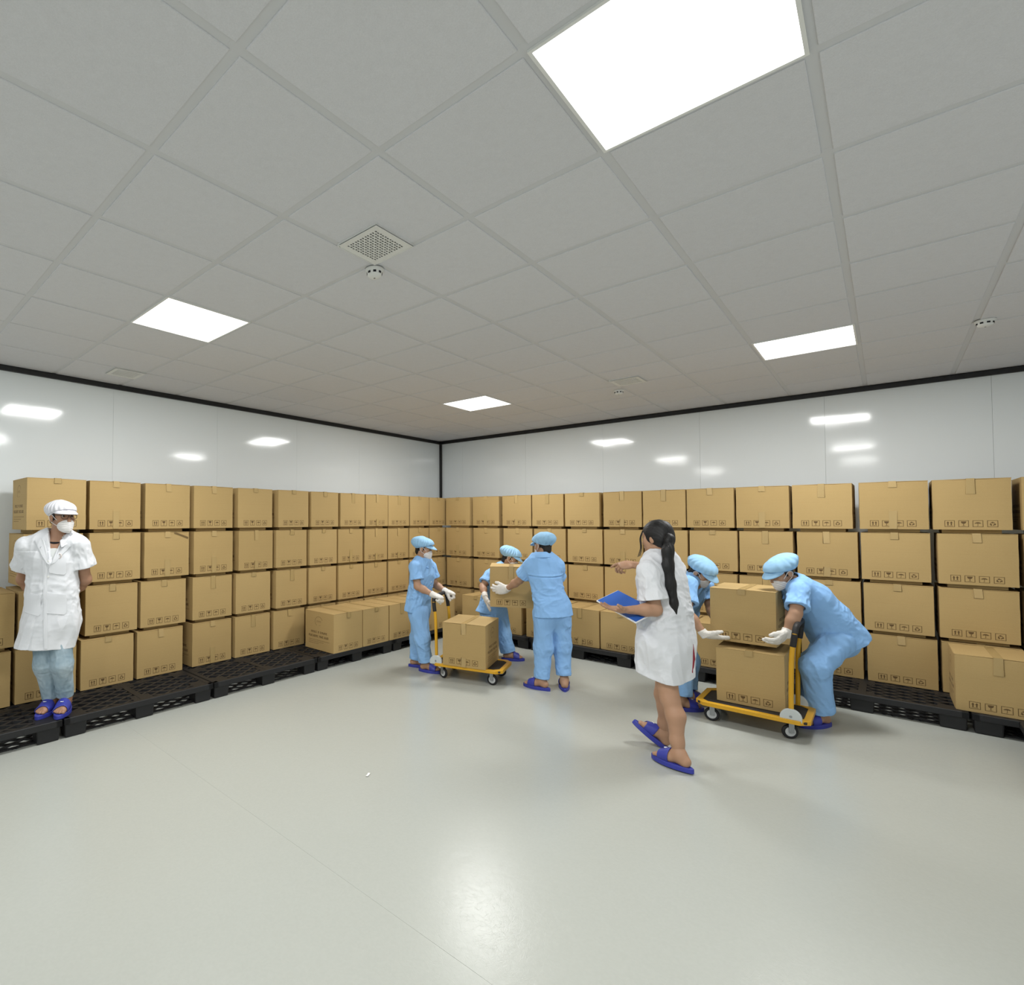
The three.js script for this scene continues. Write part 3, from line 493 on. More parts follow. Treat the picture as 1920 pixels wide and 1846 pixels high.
// head: c centre between the ears, f forward, u up
function headShape(c, f, u, k = 1) {
  f = unit(f); const r = unit(cross(f, u)); u = cross(r, f); const ax = [r, u, f], P = (a, b, d) => add(c, add(mul(r, a * k), add(mul(u, b * k), mul(f, d * k))));
  const E = (p, q) => ell(P(...p), ax, q.map((v) => v * k));
  const skull = E([0, 0.032, -0.014], [0.073, 0.083, 0.091]), jaw = E([0, -0.045, 0.026], [0.055, 0.066, 0.062]), chin = E([0, -0.092, 0.062], [0.024, 0.02, 0.022]), cheek = blend(0.01, E([0.036, -0.022, 0.052], [0.024, 0.026, 0.022]), E([-0.036, -0.022, 0.052], [0.024, 0.026, 0.022]));
  const nose = blend(0.012, cone(P(0, 0.012, 0.078), P(0, -0.028, 0.100), 0.008 * k, 0.011 * k), E([0, -0.032, 0.092], [0.017, 0.01, 0.013])), brow = E([0, 0.028, 0.066], [0.05, 0.012, 0.017]);
  const sock = blend(0.004, E([0.031, 0.008, 0.083], [0.017, 0.011, 0.012]), E([-0.031, 0.008, 0.083], [0.017, 0.011, 0.012]));
  const ears = (x, y, z) => Math.min(E([0.074, -0.012, -0.012], [0.009, 0.032, 0.019])(x, y, z), E([-0.074, -0.012, -0.012], [0.009, 0.032, 0.019])(x, y, z));
  const lips = E([0, -0.062, 0.083], [0.022, 0.009, 0.01]);
  const earF = [E([0.074, -0.012, -0.012], [0.009, 0.032, 0.019]), E([-0.074, -0.012, -0.012], [0.009, 0.032, 0.019])];
  const face = cutOut(blend(0.028, skull, jaw, chin, cheek, brow), sock, 0.008), field = (x, y, z) => smin(smin(smin(face(x, y, z), nose(x, y, z), 0.01), lips(x, y, z), 0.01), Math.min(earF[0](x, y, z), earF[1](x, y, z)), 0.008);
  return { field, smooth: blend(0.03, skull, jaw, chin), skull, P, ax, r, u, f, c, k };
}
function eyes(parent, hd) {
  for (const s of [-1, 1]) {
    const e = part(parent, s < 0 ? 'eye' : 'eye_001', new THREE.SphereGeometry(0.0112 * hd.k, 16, 12).translate(...hd.P(s * 0.031, 0.007, 0.0688)), M.eye); part(e, 'iris', new THREE.SphereGeometry(0.0075 * hd.k, 12, 10).translate(...hd.P(s * 0.031, 0.006, 0.0755)), M.iris);
    part(parent, s < 0 ? 'eyebrow' : 'eyebrow_001', tube([hd.P(s * 0.014, 0.025, 0.085), hd.P(s * 0.032, 0.031, 0.081), hd.P(s * 0.05, 0.025, 0.068)], 0.0028, 10, 6), M.brow);
  }
}
function maskParts(parent, hd) {
  const zone = ell(hd.P(0, -0.070, 0.075), hd.ax, [0.066, 0.051, 0.075]), f = both(move(grow(hd.smooth, 0.011), (x, y, z) => { const p = sub([x, y, z], hd.c), a = dot(p, hd.u), b = dot(p, hd.r); return -0.010 * Math.exp(-Math.pow(b / 0.014, 2)) * (a < 0.01 ? 1 : 0.4) - 0.0013 * Math.sin(a * 420); }), zone);
  const g = cutOut(f, grow(hd.smooth, 0.003)), o = hd.P(0, -0.05, 0.07), m = part(parent, 'face_mask', nets(g, sub(o, [0.1, 0.09, 0.1]), add(o, [0.1, 0.09, 0.1]), 0.0035), M.mask);
  for (const s of [-1, 1]) { part(m, s < 0 ? 'ear_loop' : 'ear_loop_001', tube([hd.P(s * 0.056, -0.035, 0.058), hd.P(s * 0.071, -0.012, 0.03), hd.P(s * 0.079, 0.012, -0.004), hd.P(s * 0.084, -0.005, -0.03), hd.P(s * 0.078, -0.035, -0.018), hd.P(s * 0.066, -0.058, 0.02), hd.P(s * 0.052, -0.075, 0.055)], 0.0022, 24, 6), M.mask); }
}
function capParts(parent, hd, mat, o = {}) {
  // puffed crown with pleats, elastic at the nape, stiff peak in front
  const back = o.back ?? 0.02, ax = hd.ax, cen = hd.P(0, 0.052, -0.016 - back * 0.5), outer = ell(cen, ax, [0.100, 0.073 + (o.tall ?? 0), 0.118 + back * 0.5]), n = o.pleats ?? 22;
  const pleat = (x, y, z) => { const p = sub([x, y, z], cen), a = Math.atan2(dot(p, ax[0]), dot(p, ax[2])), h = dot(p, ax[1]), fr = Math.max(0, Math.min(1, (0.068 - h) / 0.06)); return 0.0052 * (Math.cos(a * n + 1.2 * noise.noise(h * 20, a * 2, 3)) * 0.5 + 0.25 * Math.cos(a * n * 0.5 + 2)) * fr + 0.006 * noise.noise(x * 13, y * 13, z * 13) + 0.004 * Math.max(0, 0.3 - fr) * 3 * noise.noise(x * 30, y * 30, z * 30); };
  const tilt = o.tilt ?? 0.38, pn = unit(add(mul(hd.u, -1), mul(hd.f, tilt))), pc = hd.P(0, 0.052, 0.085);
  const shell = cutOut(move(outer, pleat), grow(hd.skull, 0.003)), crown = both(shell, (x, y, z) => dot(sub([x, y, z], pc), pn));
  const band = both(cutOut(grow(hd.skull, 0.011), grow(hd.skull, 0.002)), (x, y, z) => Math.abs(dot(sub([x, y, z], pc), pn) + 0.008) - 0.015);
  const all = (x, y, z) => smin(crown(x, y, z), band(x, y, z), 0.006), lo = hd.P(0, 0.05, -0.02), m = part(parent, 'cap', nets(all, sub(lo, [0.16, 0.16, 0.16]), add(lo, [0.16, 0.16, 0.16]), 0.0042), mat);
  // peak
  const N = 28, K = 8, pos = [], idx = [], L = o.peak ?? 0.075, span = 1.25;
  const at = (i, j, side) => { const a = -span + 2 * span * i / N, q = j / K, wgt = Math.pow(Math.max(0, Math.cos(a / span * Math.PI / 2)), 0.6); const r = 0.082 * 1, ff = 0.094 * Math.cos(a) + q * L * wgt * (0.85 + 0.15 * Math.cos(a)), rr2 = (r + q * L * 0.35 * wgt) * Math.sin(a); const drop = -0.45 * q * L * wgt * (0.6 + 0.6 * q) - 0.020 * (1 - Math.cos(a)) * q; return hd.P(rr2, 0.052 + drop + 0.0 - tilt * 0.03 * (1 - Math.cos(a)) - (side ? 0.0035 : 0), ff - 0.012 + 0.003); };
  for (const side of [0, 1]) for (let i = 0; i <= N; i++) for (let j = 0; j <= K; j++) pos.push(...at(i, j, side));
  const id = (i, j, s) => s * (N + 1) * (K + 1) + i * (K + 1) + j;
  for (let i = 0; i < N; i++) for (let j = 0; j < K; j++) { idx.push(id(i, j, 0), id(i, j + 1, 0), id(i + 1, j + 1, 0), id(i, j, 0), id(i + 1, j + 1, 0), id(i + 1, j, 0)); idx.push(id(i, j, 1), id(i + 1, j + 1, 1), id(i, j + 1, 1), id(i, j, 1), id(i + 1, j, 1), id(i + 1, j + 1, 1)); }
  for (let i = 0; i < N; i++) idx.push(id(i, K, 0), id(i, K, 1), id(i + 1, K, 1), id(i, K, 0), id(i + 1, K, 1), id(i + 1, K, 0));
  const g = new THREE.BufferGeometry(); g.setAttribute('position', new THREE.Float32BufferAttribute(pos, 3)); g.setIndex(idx); g.computeVertexNormals(); part(m, 'peak', g, mat); return m;
}
function napeHair(parent, hd, low = -0.055) {
  const f = both(both(grow(hd.skull, 0.007), (x, y, z) => dot(sub([x, y, z], hd.P(0, 0, 0.02)), hd.f) * 1), (x, y, z) => -dot(sub([x, y, z], hd.P(0, low, 0)), hd.u)), neckish = both(cone(hd.P(0, 0, -0.05), hd.P(0, low - 0.01, -0.052), 0.05, 0.042), (x, y, z) => dot(sub([x, y, z], hd.P(0, 0, -0.035)), hd.f));
  const g = cutOut(move(blend(0.012, f, neckish), (x, y, z) => 0.003 * noise.noise(x * 90, y * 25, z * 90)), (x, y, z) => hd.skull(x, y, z) + 0.004), lo = hd.P(0, 0, -0.03); part(parent, 'hair', nets(g, sub(lo, [0.13, 0.13, 0.13]), add(lo, [0.13, 0.13, 0.13]), 0.005), M.hair);
}
function collarParts(parent, nb, up, fwd, mat, o = {}) {   // turned-down collar round the neck, open in front
  up = unit(up); fwd = unit(sub(fwd, mul(up, dot(fwd, up)))); const r = cross(fwd, up), N = 44, pos = [], idx = [], op = o.open ?? 0.42, R = o.r ?? 0.069;
  const ring = [[0.000, 0.0], [-0.002, 0.040], [0.002, 0.050], [0.010, 0.047], [0.021, 0.026], [0.036, 0.000], [0.032, -0.006], [0.016, 0.014]];
  for (let i = 0; i <= N; i++) { const a = op + (2 * Math.PI - 2 * op) * i / N, front = Math.pow(Math.max(0, Math.cos(a)), 2); for (const [dr, dh] of ring) { const rad = R + dr * (1 + front * 0.9) + (front * 0.022), h = dh - front * 0.045 * (dh > 0 ? 1 : 0.9) - 0.03 * front; pos.push(...add(nb, add(mul(fwd, Math.cos(a) * rad * 0.95), add(mul(r, Math.sin(a) * rad), mul(up, h))))); } }
  const K = ring.length; for (let i = 0; i < N; i++) for (let j = 0; j < K; j++) { const a = i * K + j, b = i * K + (j + 1) % K, c = a + K, d = b + K; idx.push(a, c, b, b, c, d); }
  for (const e of [0, N]) for (let j = 1; j < K - 1; j++) e ? idx.push(e * K, e * K + j, e * K + j + 1) : idx.push(0, j + 1, j);
  const g = new THREE.BufferGeometry(); g.setAttribute('position', new THREE.Float32BufferAttribute(pos, 3)); g.setIndex(idx); g.computeVertexNormals(); return part(parent, 'collar', g, mat);
}
// joints in metres, each figure in its own axes (x to the right, y up, z towards the room), standing at its place on the floor
const POSE = {
  pusher: { at: [4.453, -3.589], c: [0.016, 1.301, -0.0], nb: [-0.007, 1.157, -0.0], ch: [-0.002, 1.018, 0.0], wa: [-0.03, 0.822, -0.01], hi: [-0.048, 0.661, -0.01], hem: [-0.054, 0.615, -0.01], s0: [-0.094, 1.111, 0.135], s1: [0.101, 1.081, -0.135], e0: [-0.07, 0.907, 0.17], e1: [0.147, 0.893, -0.13], w0: [0.086, 0.832, 0.27], w1: [0.253, 0.833, -0.01], h0: [-0.055, 0.628, 0.07], h1: [-0.018, 0.602, -0.08], k0: [-0.014, 0.341, 0.1], k1: [-0.043, 0.314, -0.07], a0: [0.025, 0.083, 0.1], a1: [-0.065, 0.066, -0.09] },
  lifter: { at: [5.332, -3.211], c: [0.142, 1.179, 0.1], nb: [0.081, 1.066, 0.05], ch: [0.027, 0.923, 0.02], wa: [-0.02, 0.734, -0.02], hi: [-0.047, 0.584, -0.04], hem: [-0.111, 0.543, -0.03], s0: [-0.095, 0.98, 0.1], s1: [0.225, 0.976, -0.12], e0: [-0.195, 0.862, 0.17], e1: [0.387, 0.866, -0.0], w0: [-0.201, 0.78, 0.3], w1: [0.476, 0.79, 0.12], h0: [-0.098, 0.558, 0.02], h1: [0.052, 0.539, -0.09], k0: [-0.11, 0.288, 0.12], k1: [0.082, 0.282, -0.02], a0: [-0.149, 0.06, 0.02], a1: [0.136, 0.061, 0.0] },
  back: { at: [4.811, -2.287], c: [-0.08, 1.365, -0.03], nb: [-0.101, 1.254, 0.0], ch: [-0.07, 1.084, -0.02], wa: [-0.043, 0.903, -0.0], hi: [-0.007, 0.747, 0.01], hem: [-0.003, 0.692, 0.01], s0: [-0.195, 1.17, -0.03], s1: [0.053, 1.161, -0.02], e0: [-0.263, 1.008, -0.19], e1: [0.129, 0.979, -0.22], w0: [-0.344, 0.895, -0.37], w1: [0.11, 0.902, -0.32], h0: [-0.094, 0.712, 0.01], h1: [0.072, 0.71, -0.0], k0: [-0.09, 0.384, -0.01], k1: [0.087, 0.402, -0.02], a0: [-0.123, 0.085, 0.02], a1: [0.095, 0.095, 0.02] },
  girl: { at: [4.024, -1.077], c: [-0.08, 1.48, -0.0], nb: [-0.056, 1.34, -0.0], ch: [-0.051, 1.197, -0.0], wa: [-0.032, 0.989, -0.0], hi: [-0.028, 0.759, -0.0], hem: [-0.036, 0.524, -0.0], s0: [-0.206, 1.257, 0.12], s1: [0.108, 1.248, -0.12], e0: [-0.182, 1.012, 0.16], e1: [0.091, 1.227, -0.34], w0: [-0.369, 1.014, 0.17], w1: [-0.009, 1.257, -0.46], h0: [-0.086, 0.724, 0.05], h1: [0.038, 0.698, -0.06], k0: [-0.073, 0.419, 0.12], k1: [0.018, 0.368, -0.12], a0: [-0.068, 0.086, 0.21], a1: [0.027, 0.096, -0.13] },
  stoop: { at: [5.206, -1.276], c: [0.128, 1.154, 0.05], nb: [0.116, 1.077, -0.06], ch: [0.096, 0.949, -0.1], wa: [0.05, 0.762, -0.14], hi: [-0.01, 0.638, -0.14], hem: [-0.045, 0.564, -0.13], s0: [-0.032, 1.061, 0.12], s1: [0.281, 1.014, -0.15], e0: [-0.111, 0.84, 0.23], e1: [0.302, 0.851, -0.12], w0: [-0.021, 0.675, 0.3], w1: [0.273, 0.694, -0.0], h0: [-0.097, 0.623, -0.03], h1: [0.077, 0.588, -0.24], k0: [-0.088, 0.402, 0.12], k1: [0.11, 0.342, -0.14], a0: [-0.117, 0.097, 0.13], a1: [0.055, 0.087, -0.08] },
  right: { at: [5.482, -0.371], c: [-0.336, 1.188, -0.0], nb: [-0.228, 1.107, -0.01], ch: [-0.117, 0.987, -0.02], wa: [0.023, 0.827, -0.02], hi: [0.121, 0.684, -0.02], hem: [0.159, 0.651, -0.02], s0: [-0.298, 1.054, 0.13], s1: [-0.096, 1.04, -0.17], e0: [-0.391, 0.901, 0.21], e1: [-0.146, 0.824, -0.18], w0: [-0.458, 0.752, 0.2], w1: [-0.197, 0.649, -0.22], h0: [0.041, 0.671, 0.07], h1: [0.183, 0.639, -0.11], k0: [-0.159, 0.474, 0.1], k1: [-0.02, 0.43, -0.09], a0: [-0.071, 0.099, 0.04], a1: [-0.011, 0.078, -0.1] },
  man: { at: [1.156, -4.479], c: [0.049, 1.629, -0.0], nb: [0.007, 1.475, -0.02], ch: [-0.023, 1.313, -0.02], wa: [-0.031, 1.075, -0.02], hi: [-0.027, 0.834, -0.02], hem: [-0.074, 0.647, -0.01], s0: [-0.198, 1.405, 0.03], s1: [0.159, 1.413, -0.04], e0: [-0.318, 1.141, -0.11], e1: [0.169, 1.14, -0.12], w0: [-0.26, 0.977, -0.22], w1: [-0.017, 0.991, -0.24], h0: [-0.083, 0.813, -0.02], h1: [0.028, 0.812, -0.03], k0: [-0.065, 0.514, -0.0], k1: [0.067, 0.514, -0.0], a0: [-0.051, 0.233, -0.07], a1: [0.055, 0.245, -0.07] },
};
const cylY = (mid, axis, r, h, seg = 14) => new THREE.CylinderGeometry(r, r, h, seg).applyQuaternion(new THREE.Quaternion().setFromUnitVectors(V(0, 1, 0), V(...axis))).translate(...mid);
const mergeParts = (list) => mergeGeometries(list.map((g) => { const q = g.index ? g.toNonIndexed() : g; q.deleteAttribute('uv'); return q; }));
// skin of the whole figure as one surface: head, trunk, arms, hands, legs and feet
function figure(name, label, J, o) {
  const k = o.k, t = thing(name, label, 'person', [J.at[0], 0, J.at[1]], YAW);
  const hd = headShape(J.c, o.face, o.crown, k * 0.97), up = unit(sub(J.nb, J.ch)), fw = unit(o.front), side = unit(cross(fw, up));
  const arms = [0, 1].map((i) => ({ s: J['s' + i], e: J['e' + i], w: J['w' + i] })), legs = [0, 1].map((i) => ({ h: J['h' + i], k: J['k' + i], a: J['a' + i] }));
  const hands = [0, 1].map((i) => { const h = o.hands[i]; return h ? hand(arms[i].w, h.d, h.n, h.t, { size: k, ...h }) : null; });
  const feet = [0, 1].map((i) => footShape(legs[i].a, o.toes[i], o.feetUp ? o.feetUp[i] : [0, 1, 0], o.ankle ? o.ankle[i] : legs[i].a[1] - (o.floor || 0) - 0.028, k));
  const trunk = blend(0.05, cone(J.hi, J.wa, 0.125 * k, 0.105 * k, fw, 0.72), cone(J.wa, J.ch, 0.105 * k, 0.13 * k, fw, 0.72), cone(J.ch, mix(J.ch, J.nb, 0.72), 0.13 * k, 0.085 * k, fw, 0.7), cone(arms[0].s, arms[1].s, 0.05 * k, 0.05 * k));
  const neck = cone(add(J.nb, mul(up, -0.03)), hd.P(0, -0.055, -0.024), 0.056 * k, 0.050 * k);
  const limb = arms.map((a, i) => blend(0.03, cone(a.s, mix(a.s, a.e, 0.5), 0.05 * k, 0.043 * k), cone(mix(a.s, a.e, 0.5), a.e, 0.043 * k, 0.037 * k), cone(a.e, mix(a.e, a.w, 0.35), 0.037 * k, 0.038 * k), cone(mix(a.e, a.w, 0.35), a.w, 0.038 * k, 0.0255 * k)));
  const sl = o.bare ? 1 : 0.84, legF = legs.map((l) => { const d = unit(sub(l.a, l.k)), back = unit(sub(mul(fw, -1), mul(d, -dot(fw, d)))), calf = add(mix(l.k, l.a, 0.30), mul(back, 0.018 * k)); return blend(0.03, cone(l.h, l.k, 0.083 * k * sl, 0.056 * k * sl), cone(l.k, calf, 0.053 * k * sl, 0.055 * k * sl), cone(calf, mix(l.k, l.a, 0.75), 0.055 * k * sl, 0.038 * k), cone(mix(l.k, l.a, 0.75), l.a, 0.038 * k, 0.034 * k)); });
  const all = [];
  const skinF = blend(0.03, trunk, neck, ...limb, ...legF);
  const pts = [J.nb, J.hi, ...arms.flatMap((a) => [a.s, a.e, a.w]), ...legs.flatMap((l) => [l.h, l.k, l.a])];
  all.push(netsAround(skinF, pts, 0.16, 0.009));
  const headF = (x, y, z) => smin(hd.field(x, y, z), neck(x, y, z), 0.025 * k); all.push(netsAround(headF, [hd.P(0, 0.1, 0), hd.P(0, -0.11, 0.03), hd.P(0.06, 0, 0), hd.P(-0.06, 0, 0), mix(J.nb, hd.c, 0.25)], 0.07, 0.0042));
  hands.forEach((h, i) => { if (h) { const wristF = cone(mix(arms[i].e, arms[i].w, 0.85), arms[i].w, 0.029 * k, 0.0255 * k, o.hands[i].n, 0.85); all.push(netsAround((x, y, z) => smin(h.field(x, y, z), wristF(x, y, z), 0.012), h.pts, 0.045, 0.0032)); } });
  feet.forEach((f, i) => { const shin = cone(mix(legs[i].k, legs[i].a, 0.85), legs[i].a, 0.036 * k, 0.034 * k); all.push(netsAround((x, y, z) => smin(f.field(x, y, z), shin(x, y, z), 0.02), [f.P(-0.06, 0, 0.02), f.P(0.17, 0.04, 0.02), f.P(0.17, -0.04, 0.02), legs[i].a], 0.05, 0.0048)); });
  part(t, 'body', bodyMerge(all), o.skin || M.skin);
  feet.forEach((f, i) => slipperParts(t, f, k));
  if (o.eyes !== false) eyes(t, hd);
  return { t, hd, up, fw, side, arms, legs, hands, feet, k, J, skinF, limb, neck };
}
function gloves(F, o) {
  F.hands.forEach((h, i) => {
    if (!h) return; const a = F.arms[i], d = unit(sub(a.w, a.e)), q = o.hands[i];
    const cuff = below(below(cone(mix(a.e, a.w, 0.72), add(a.w, mul(d, 0.02)), 0.036 * F.k, 0.034 * F.k), add(a.w, mul(d, 0.03)), d), add(a.w, mul(d, -0.035 * F.k)), mul(d, -1));
    const h2 = hand(a.w, q.d, q.n, q.t, { size: F.k * 1.03, fat: 1.22, ...q }), f = move((x, y, z) => smin(grow(h2.field, 0.0025)(x, y, z), cuff(x, y, z), 0.012), (x, y, z) => 0.0012 * noise.noise(x * 120, y * 120, z * 120));
    part(F.t, F.t.children.some((c) => c.name === 'glove') ? 'glove_001' : 'glove', netsAround(f, [...h2.pts, add(a.w, mul(d, -0.04))], 0.045, 0.0036), M.glove);
  });
}
// garment over the trunk with short sleeves; hem plane at the bottom
function tunic(F, o) {
  const { J, k, fw, arms, up } = F, hemD = unit(o.hemDir || sub(J.hem, J.wa)), w = o.w || {};
  const hemC = add(J.hem, mul(hemD, 0.06)), f = o.flat ?? 0.68;
  const sh = arms.map((a) => { const A = a.s, cut = mix(a.s, a.e, o.sleeve ?? 0.62), d = unit(sub(a.e, a.s)); let s = blend(0.03, cone(A, cut, 0.064 * k, (o.cuff ?? 0.069) * k), cone(cut, mix(a.s, a.e, (o.sleeve ?? 0.62) + 0.2), (o.cuff ?? 0.069) * k, (o.cuff ?? 0.069) * k)); s = move(s, folds(d, 0.008, 13, 2.3 + A[0] * 7, 0.6)); s = below(s, cut, d, 0.004); return cutOut(s, cone(mix(a.s, a.e, (o.sleeve ?? 0.62) - 0.14), a.e, 0.05 * k, 0.0565 * k), 0.004); });
  const trunkF = blend(0.06, cone(hemC, J.hi, (w.hem ?? 0.19) * k, (w.hi ?? 0.175) * k, fw, f), cone(J.hi, J.wa, (w.hi ?? 0.175) * k, (w.wa ?? 0.155) * k, fw, f), cone(J.wa, J.ch, (w.wa ?? 0.155) * k, (w.ch ?? 0.165) * k, fw, f), cone(J.ch, mix(J.ch, J.nb, 0.62), (w.ch ?? 0.165) * k, 0.112 * k, fw, 0.72), cone(mix(J.nb, arms[0].s, 0.25), arms[0].s, 0.062 * k, 0.058 * k), cone(mix(J.nb, arms[1].s, 0.25), arms[1].s, 0.062 * k, 0.058 * k));
  const fold1 = folds(o.foldDir || add(hemD, mul(F.side, 0.35)), o.depth ?? 0.010, 7.5, o.seed || 1.7, 0.25), fold2 = folds(add(F.side, mul(hemD, 0.25)), (o.depth ?? 0.010) * 0.65, 12, (o.seed || 1.7) + 4, 0.35), waD = (x, y, z) => Math.exp(-Math.pow(dot(sub([x, y, z], J.wa), up) / 0.11, 2));
  let body = move(trunkF, (x, y, z) => fold1(x, y, z) + fold2(x, y, z) * (0.25 + 0.9 * waD(x, y, z)) + (o.extra ? o.extra(x, y, z) : 0));
  if (o.curve) { const b0 = body, o0 = dot(J.hem, hemD); body = (x, y, z) => { const q = dot(sub([x, y, z], J.hem), o.curveAxis); return smax(b0(x, y, z), dot([x, y, z], hemD) - o0 + o.curve * q * q, 0.004); }; } else body = below(body, J.hem, hemD, 0.004);
  // hollow at the hem and at the neck
  if (o.hollow !== false) body = cutOut(body, cone(add(J.hem, mul(hemD, 0.1)), mix(J.hem, J.hi, 0.25), ((w.hem ?? 0.19) - 0.04) * k, ((w.hem ?? 0.19) - 0.06) * k, fw, f * 0.85), 0.004);
  let all = (x, y, z) => smin(smin(body(x, y, z), sh[0](x, y, z), 0.02), sh[1](x, y, z), 0.02);
  all = cutOut(all, cone(add(J.nb, mul(up, -0.03)), add(J.nb, mul(up, 0.09)), 0.059 * k, 0.075 * k), 0.01);
  if (o.vee) { const v = o.vee; all = cutOut(all, v(F), 0.004); }
  const pts = [J.nb, add(J.hem, mul(hemD, 0.02)), ...arms.flatMap((a) => [a.s, mix(a.s, a.e, (o.sleeve ?? 0.62) + 0.05)])];
  F.garment = all; return part(F.t, o.name, netsAround(all, pts, 0.24 * k, o.h || 0.0078), o.mat);
}
function trousers(F, o) {
  const { J, k, fw, legs } = F, hips = cone(mix(J.hi, J.wa, 0.15), mix(mix(J.h0, J.h1, 0.5), J.hi, 0.1), 0.15 * k, 0.155 * k, fw, 0.72);
  const L = legs.map((l, i) => { const hem = o.hem ? o.hem[i] : 0.93, end = mix(l.k, l.a, hem), d = unit(sub(l.a, l.k)), ra = (o.cuff ?? 0.068) * k; let s = blend(0.04, cone(l.h, l.k, (o.thigh ?? 0.098) * k, (o.knee ?? 0.077) * k), cone(l.k, add(end, mul(d, 0.05)), (o.knee ?? 0.077) * k, ra)); const f1 = folds(add(d, [0.3, 0, 0.2]), o.depth ?? 0.010, 9, 3.1 + i * 5, 0.3), f2 = folds(cross(d, [0.2, 0.1, 1]), (o.depth ?? 0.010) * 0.9, 14, 8.1 + i * 3, 0.35), bend = (x, y, z) => Math.exp(-Math.pow(len(sub([x, y, z], l.k)) / 0.1, 2)) + 1.1 * Math.exp(-Math.pow(len(sub([x, y, z], end)) / 0.11, 2)); s = move(s, (x, y, z) => f1(x, y, z) + f2(x, y, z) * bend(x, y, z)); s = below(s, end, d, 0.004); return cutOut(s, cone(mix(l.k, l.a, hem - 0.12), add(end, mul(d, 0.06)), ra - 0.022, ra - 0.008), 0.004); });
  const all = (x, y, z) => smin(smin(L[0](x, y, z), L[1](x, y, z), 0.012), hips(x, y, z), 0.05);
  const g = netsAround(all, [J.hi, ...legs.flatMap((l) => [l.h, l.k, l.a])], 0.19 * k, o.h || 0.008);
  if (o.paint) { const p = g.attributes.position, c = new Float32Array(p.count * 3); for (let i = 0; i < p.count; i++) c.set(o.paint(p.getX(i), p.getY(i), p.getZ(i)), i * 3); g.setAttribute('color', new THREE.BufferAttribute(c, 3)); }
  return part(F.t, o.name || 'trousers', g, o.mat);
}
function worker(name, label, J, o) {
  const F = figure(name, label, J, { k: 0.95, ...o });
  tunic(F, { name: 'tunic', mat: M.blue, ...(o.tunic || {}) });
  trousers(F, { mat: M.blueDark, ...(o.trousers || {}) });
  collarParts(F.t, add(J.nb, mul(F.up, -0.002)), add(F.up, mul(unit(sub(F.hd.c, J.nb)), 0.6)), o.front, M.blue, { r: 0.066 * F.k, ...(o.collar || {}) });
  gloves(F, o); maskParts(F.t, F.hd); capParts(F.t, F.hd, M.capBlue, o.cap || {}); napeHair(F.t, F.hd, o.nape ?? -0.055);
  return F;
}
const GRIP = { curl: [1.15, 1.2, 1.25, 1.25], thumb: [0.5, 0.6, 0.75], thumbCurl: 0.4 };

// a flat piece of cloth dropped onto a garment: outline in metres, laid along -dir from in front of origin
function patch(parent, name, outline, origin, right, upward, dir, field, mat, thick = 0.003, lift = 0, levels = 2) {
  const sh = new THREE.Shape(outline.map(([a, b]) => new THREE.Vector2(a, b))), flat = new THREE.ExtrudeGeometry(sh, { depth: thick, bevelEnabled: false, steps: 1 });
  // refine so that the piece follows the cloth
  let g = flat; for (let i = 0; i < (levels || 2); i++) g = subdivide(g); g = mergeVertices(g, 1e-5); const p = g.attributes.position;
  for (let i = 0; i < p.count; i++) { const base = add(add(origin, mul(right, p.getX(i))), add(mul(upward, p.getY(i)), mul(dir, -0.28))), h = onto(field, base, dir, 0.6), q = add(h, mul(dir, -(p.getZ(i) + lift))); p.setXYZ(i, ...q); }
  g.computeVertexNormals(); return part(parent, name, g, mat);
}
function subdivide(g) {
  const q = g.index ? g.toNonIndexed() : g, p = q.attributes.position.array, o = [];
  for (let i = 0; i < p.length; i += 9) { const a = [p[i], p[i + 1], p[i + 2]], b = [p[i + 3], p[i + 4], p[i + 5]], c = [p[i + 6], p[i + 7], p[i + 8]], ab = mix(a, b, 0.5), bc = mix(b, c, 0.5), ca = mix(c, a, 0.5); o.push(...a, ...ab, ...ca, ...ab, ...b, ...bc, ...ca, ...bc, ...c, ...ab, ...bc, ...ca); }
  const r = new THREE.BufferGeometry(); r.setAttribute('position', new THREE.Float32BufferAttribute(o, 3)); return r;
}
// ---------------------------------------------------------------- the seven people
{
  const F = worker('person', 'worker in light blue scrubs with both hands on the handle of the left trolley', POSE.pusher, {
    k: 0.93, face: [0.93, -0.20, 0.30], crown: [0.15, 0.98, 0.05], front: [0.80, -0.05, 0.58], toes: [[0.9, 0, 0.42], [0.97, 0, 0.15]],
    hands: [{ d: [0.75, -0.2, 0.45], n: [-0.1, -1, 0], t: [-0.4, 0, -0.9], ...GRIP }, { d: [0.85, -0.25, 0.2], n: [-0.1, -1, 0], t: [0.3, 0, 0.95], ...GRIP }],
    tunic: { seed: 1.7, w: { hem: 0.175, hi: 0.158, wa: 0.136, ch: 0.146 }, sleeve: 0.66 }, trousers: { cuff: 0.062, knee: 0.08, hem: [0.92, 0.92] }, nape: -0.045,
  });
  for (const q of [0.1, 0.3]) { const p = onto(F.garment, add(add(mix(F.J.ch, F.J.wa, q + 0.25), mul(F.fw, 0.3)), [0, 0, 0]), mul(F.fw, -1), 0.4); part(F.t, q > 0.2 ? 'button_001' : 'button', cylY(p, F.fw, 0.006, 0.004), M.button); }
  patch(F.t, 'pocket', [[-0.05, 0.05], [0.05, 0.05], [0.05, -0.05], [-0.05, -0.05]], add(mix(F.J.ch, F.J.wa, 0.9), mul(F.side, -0.07)), mul(F.side, -1), F.up, mul(F.fw, -1), F.garment, M.blue, 0.004);
}
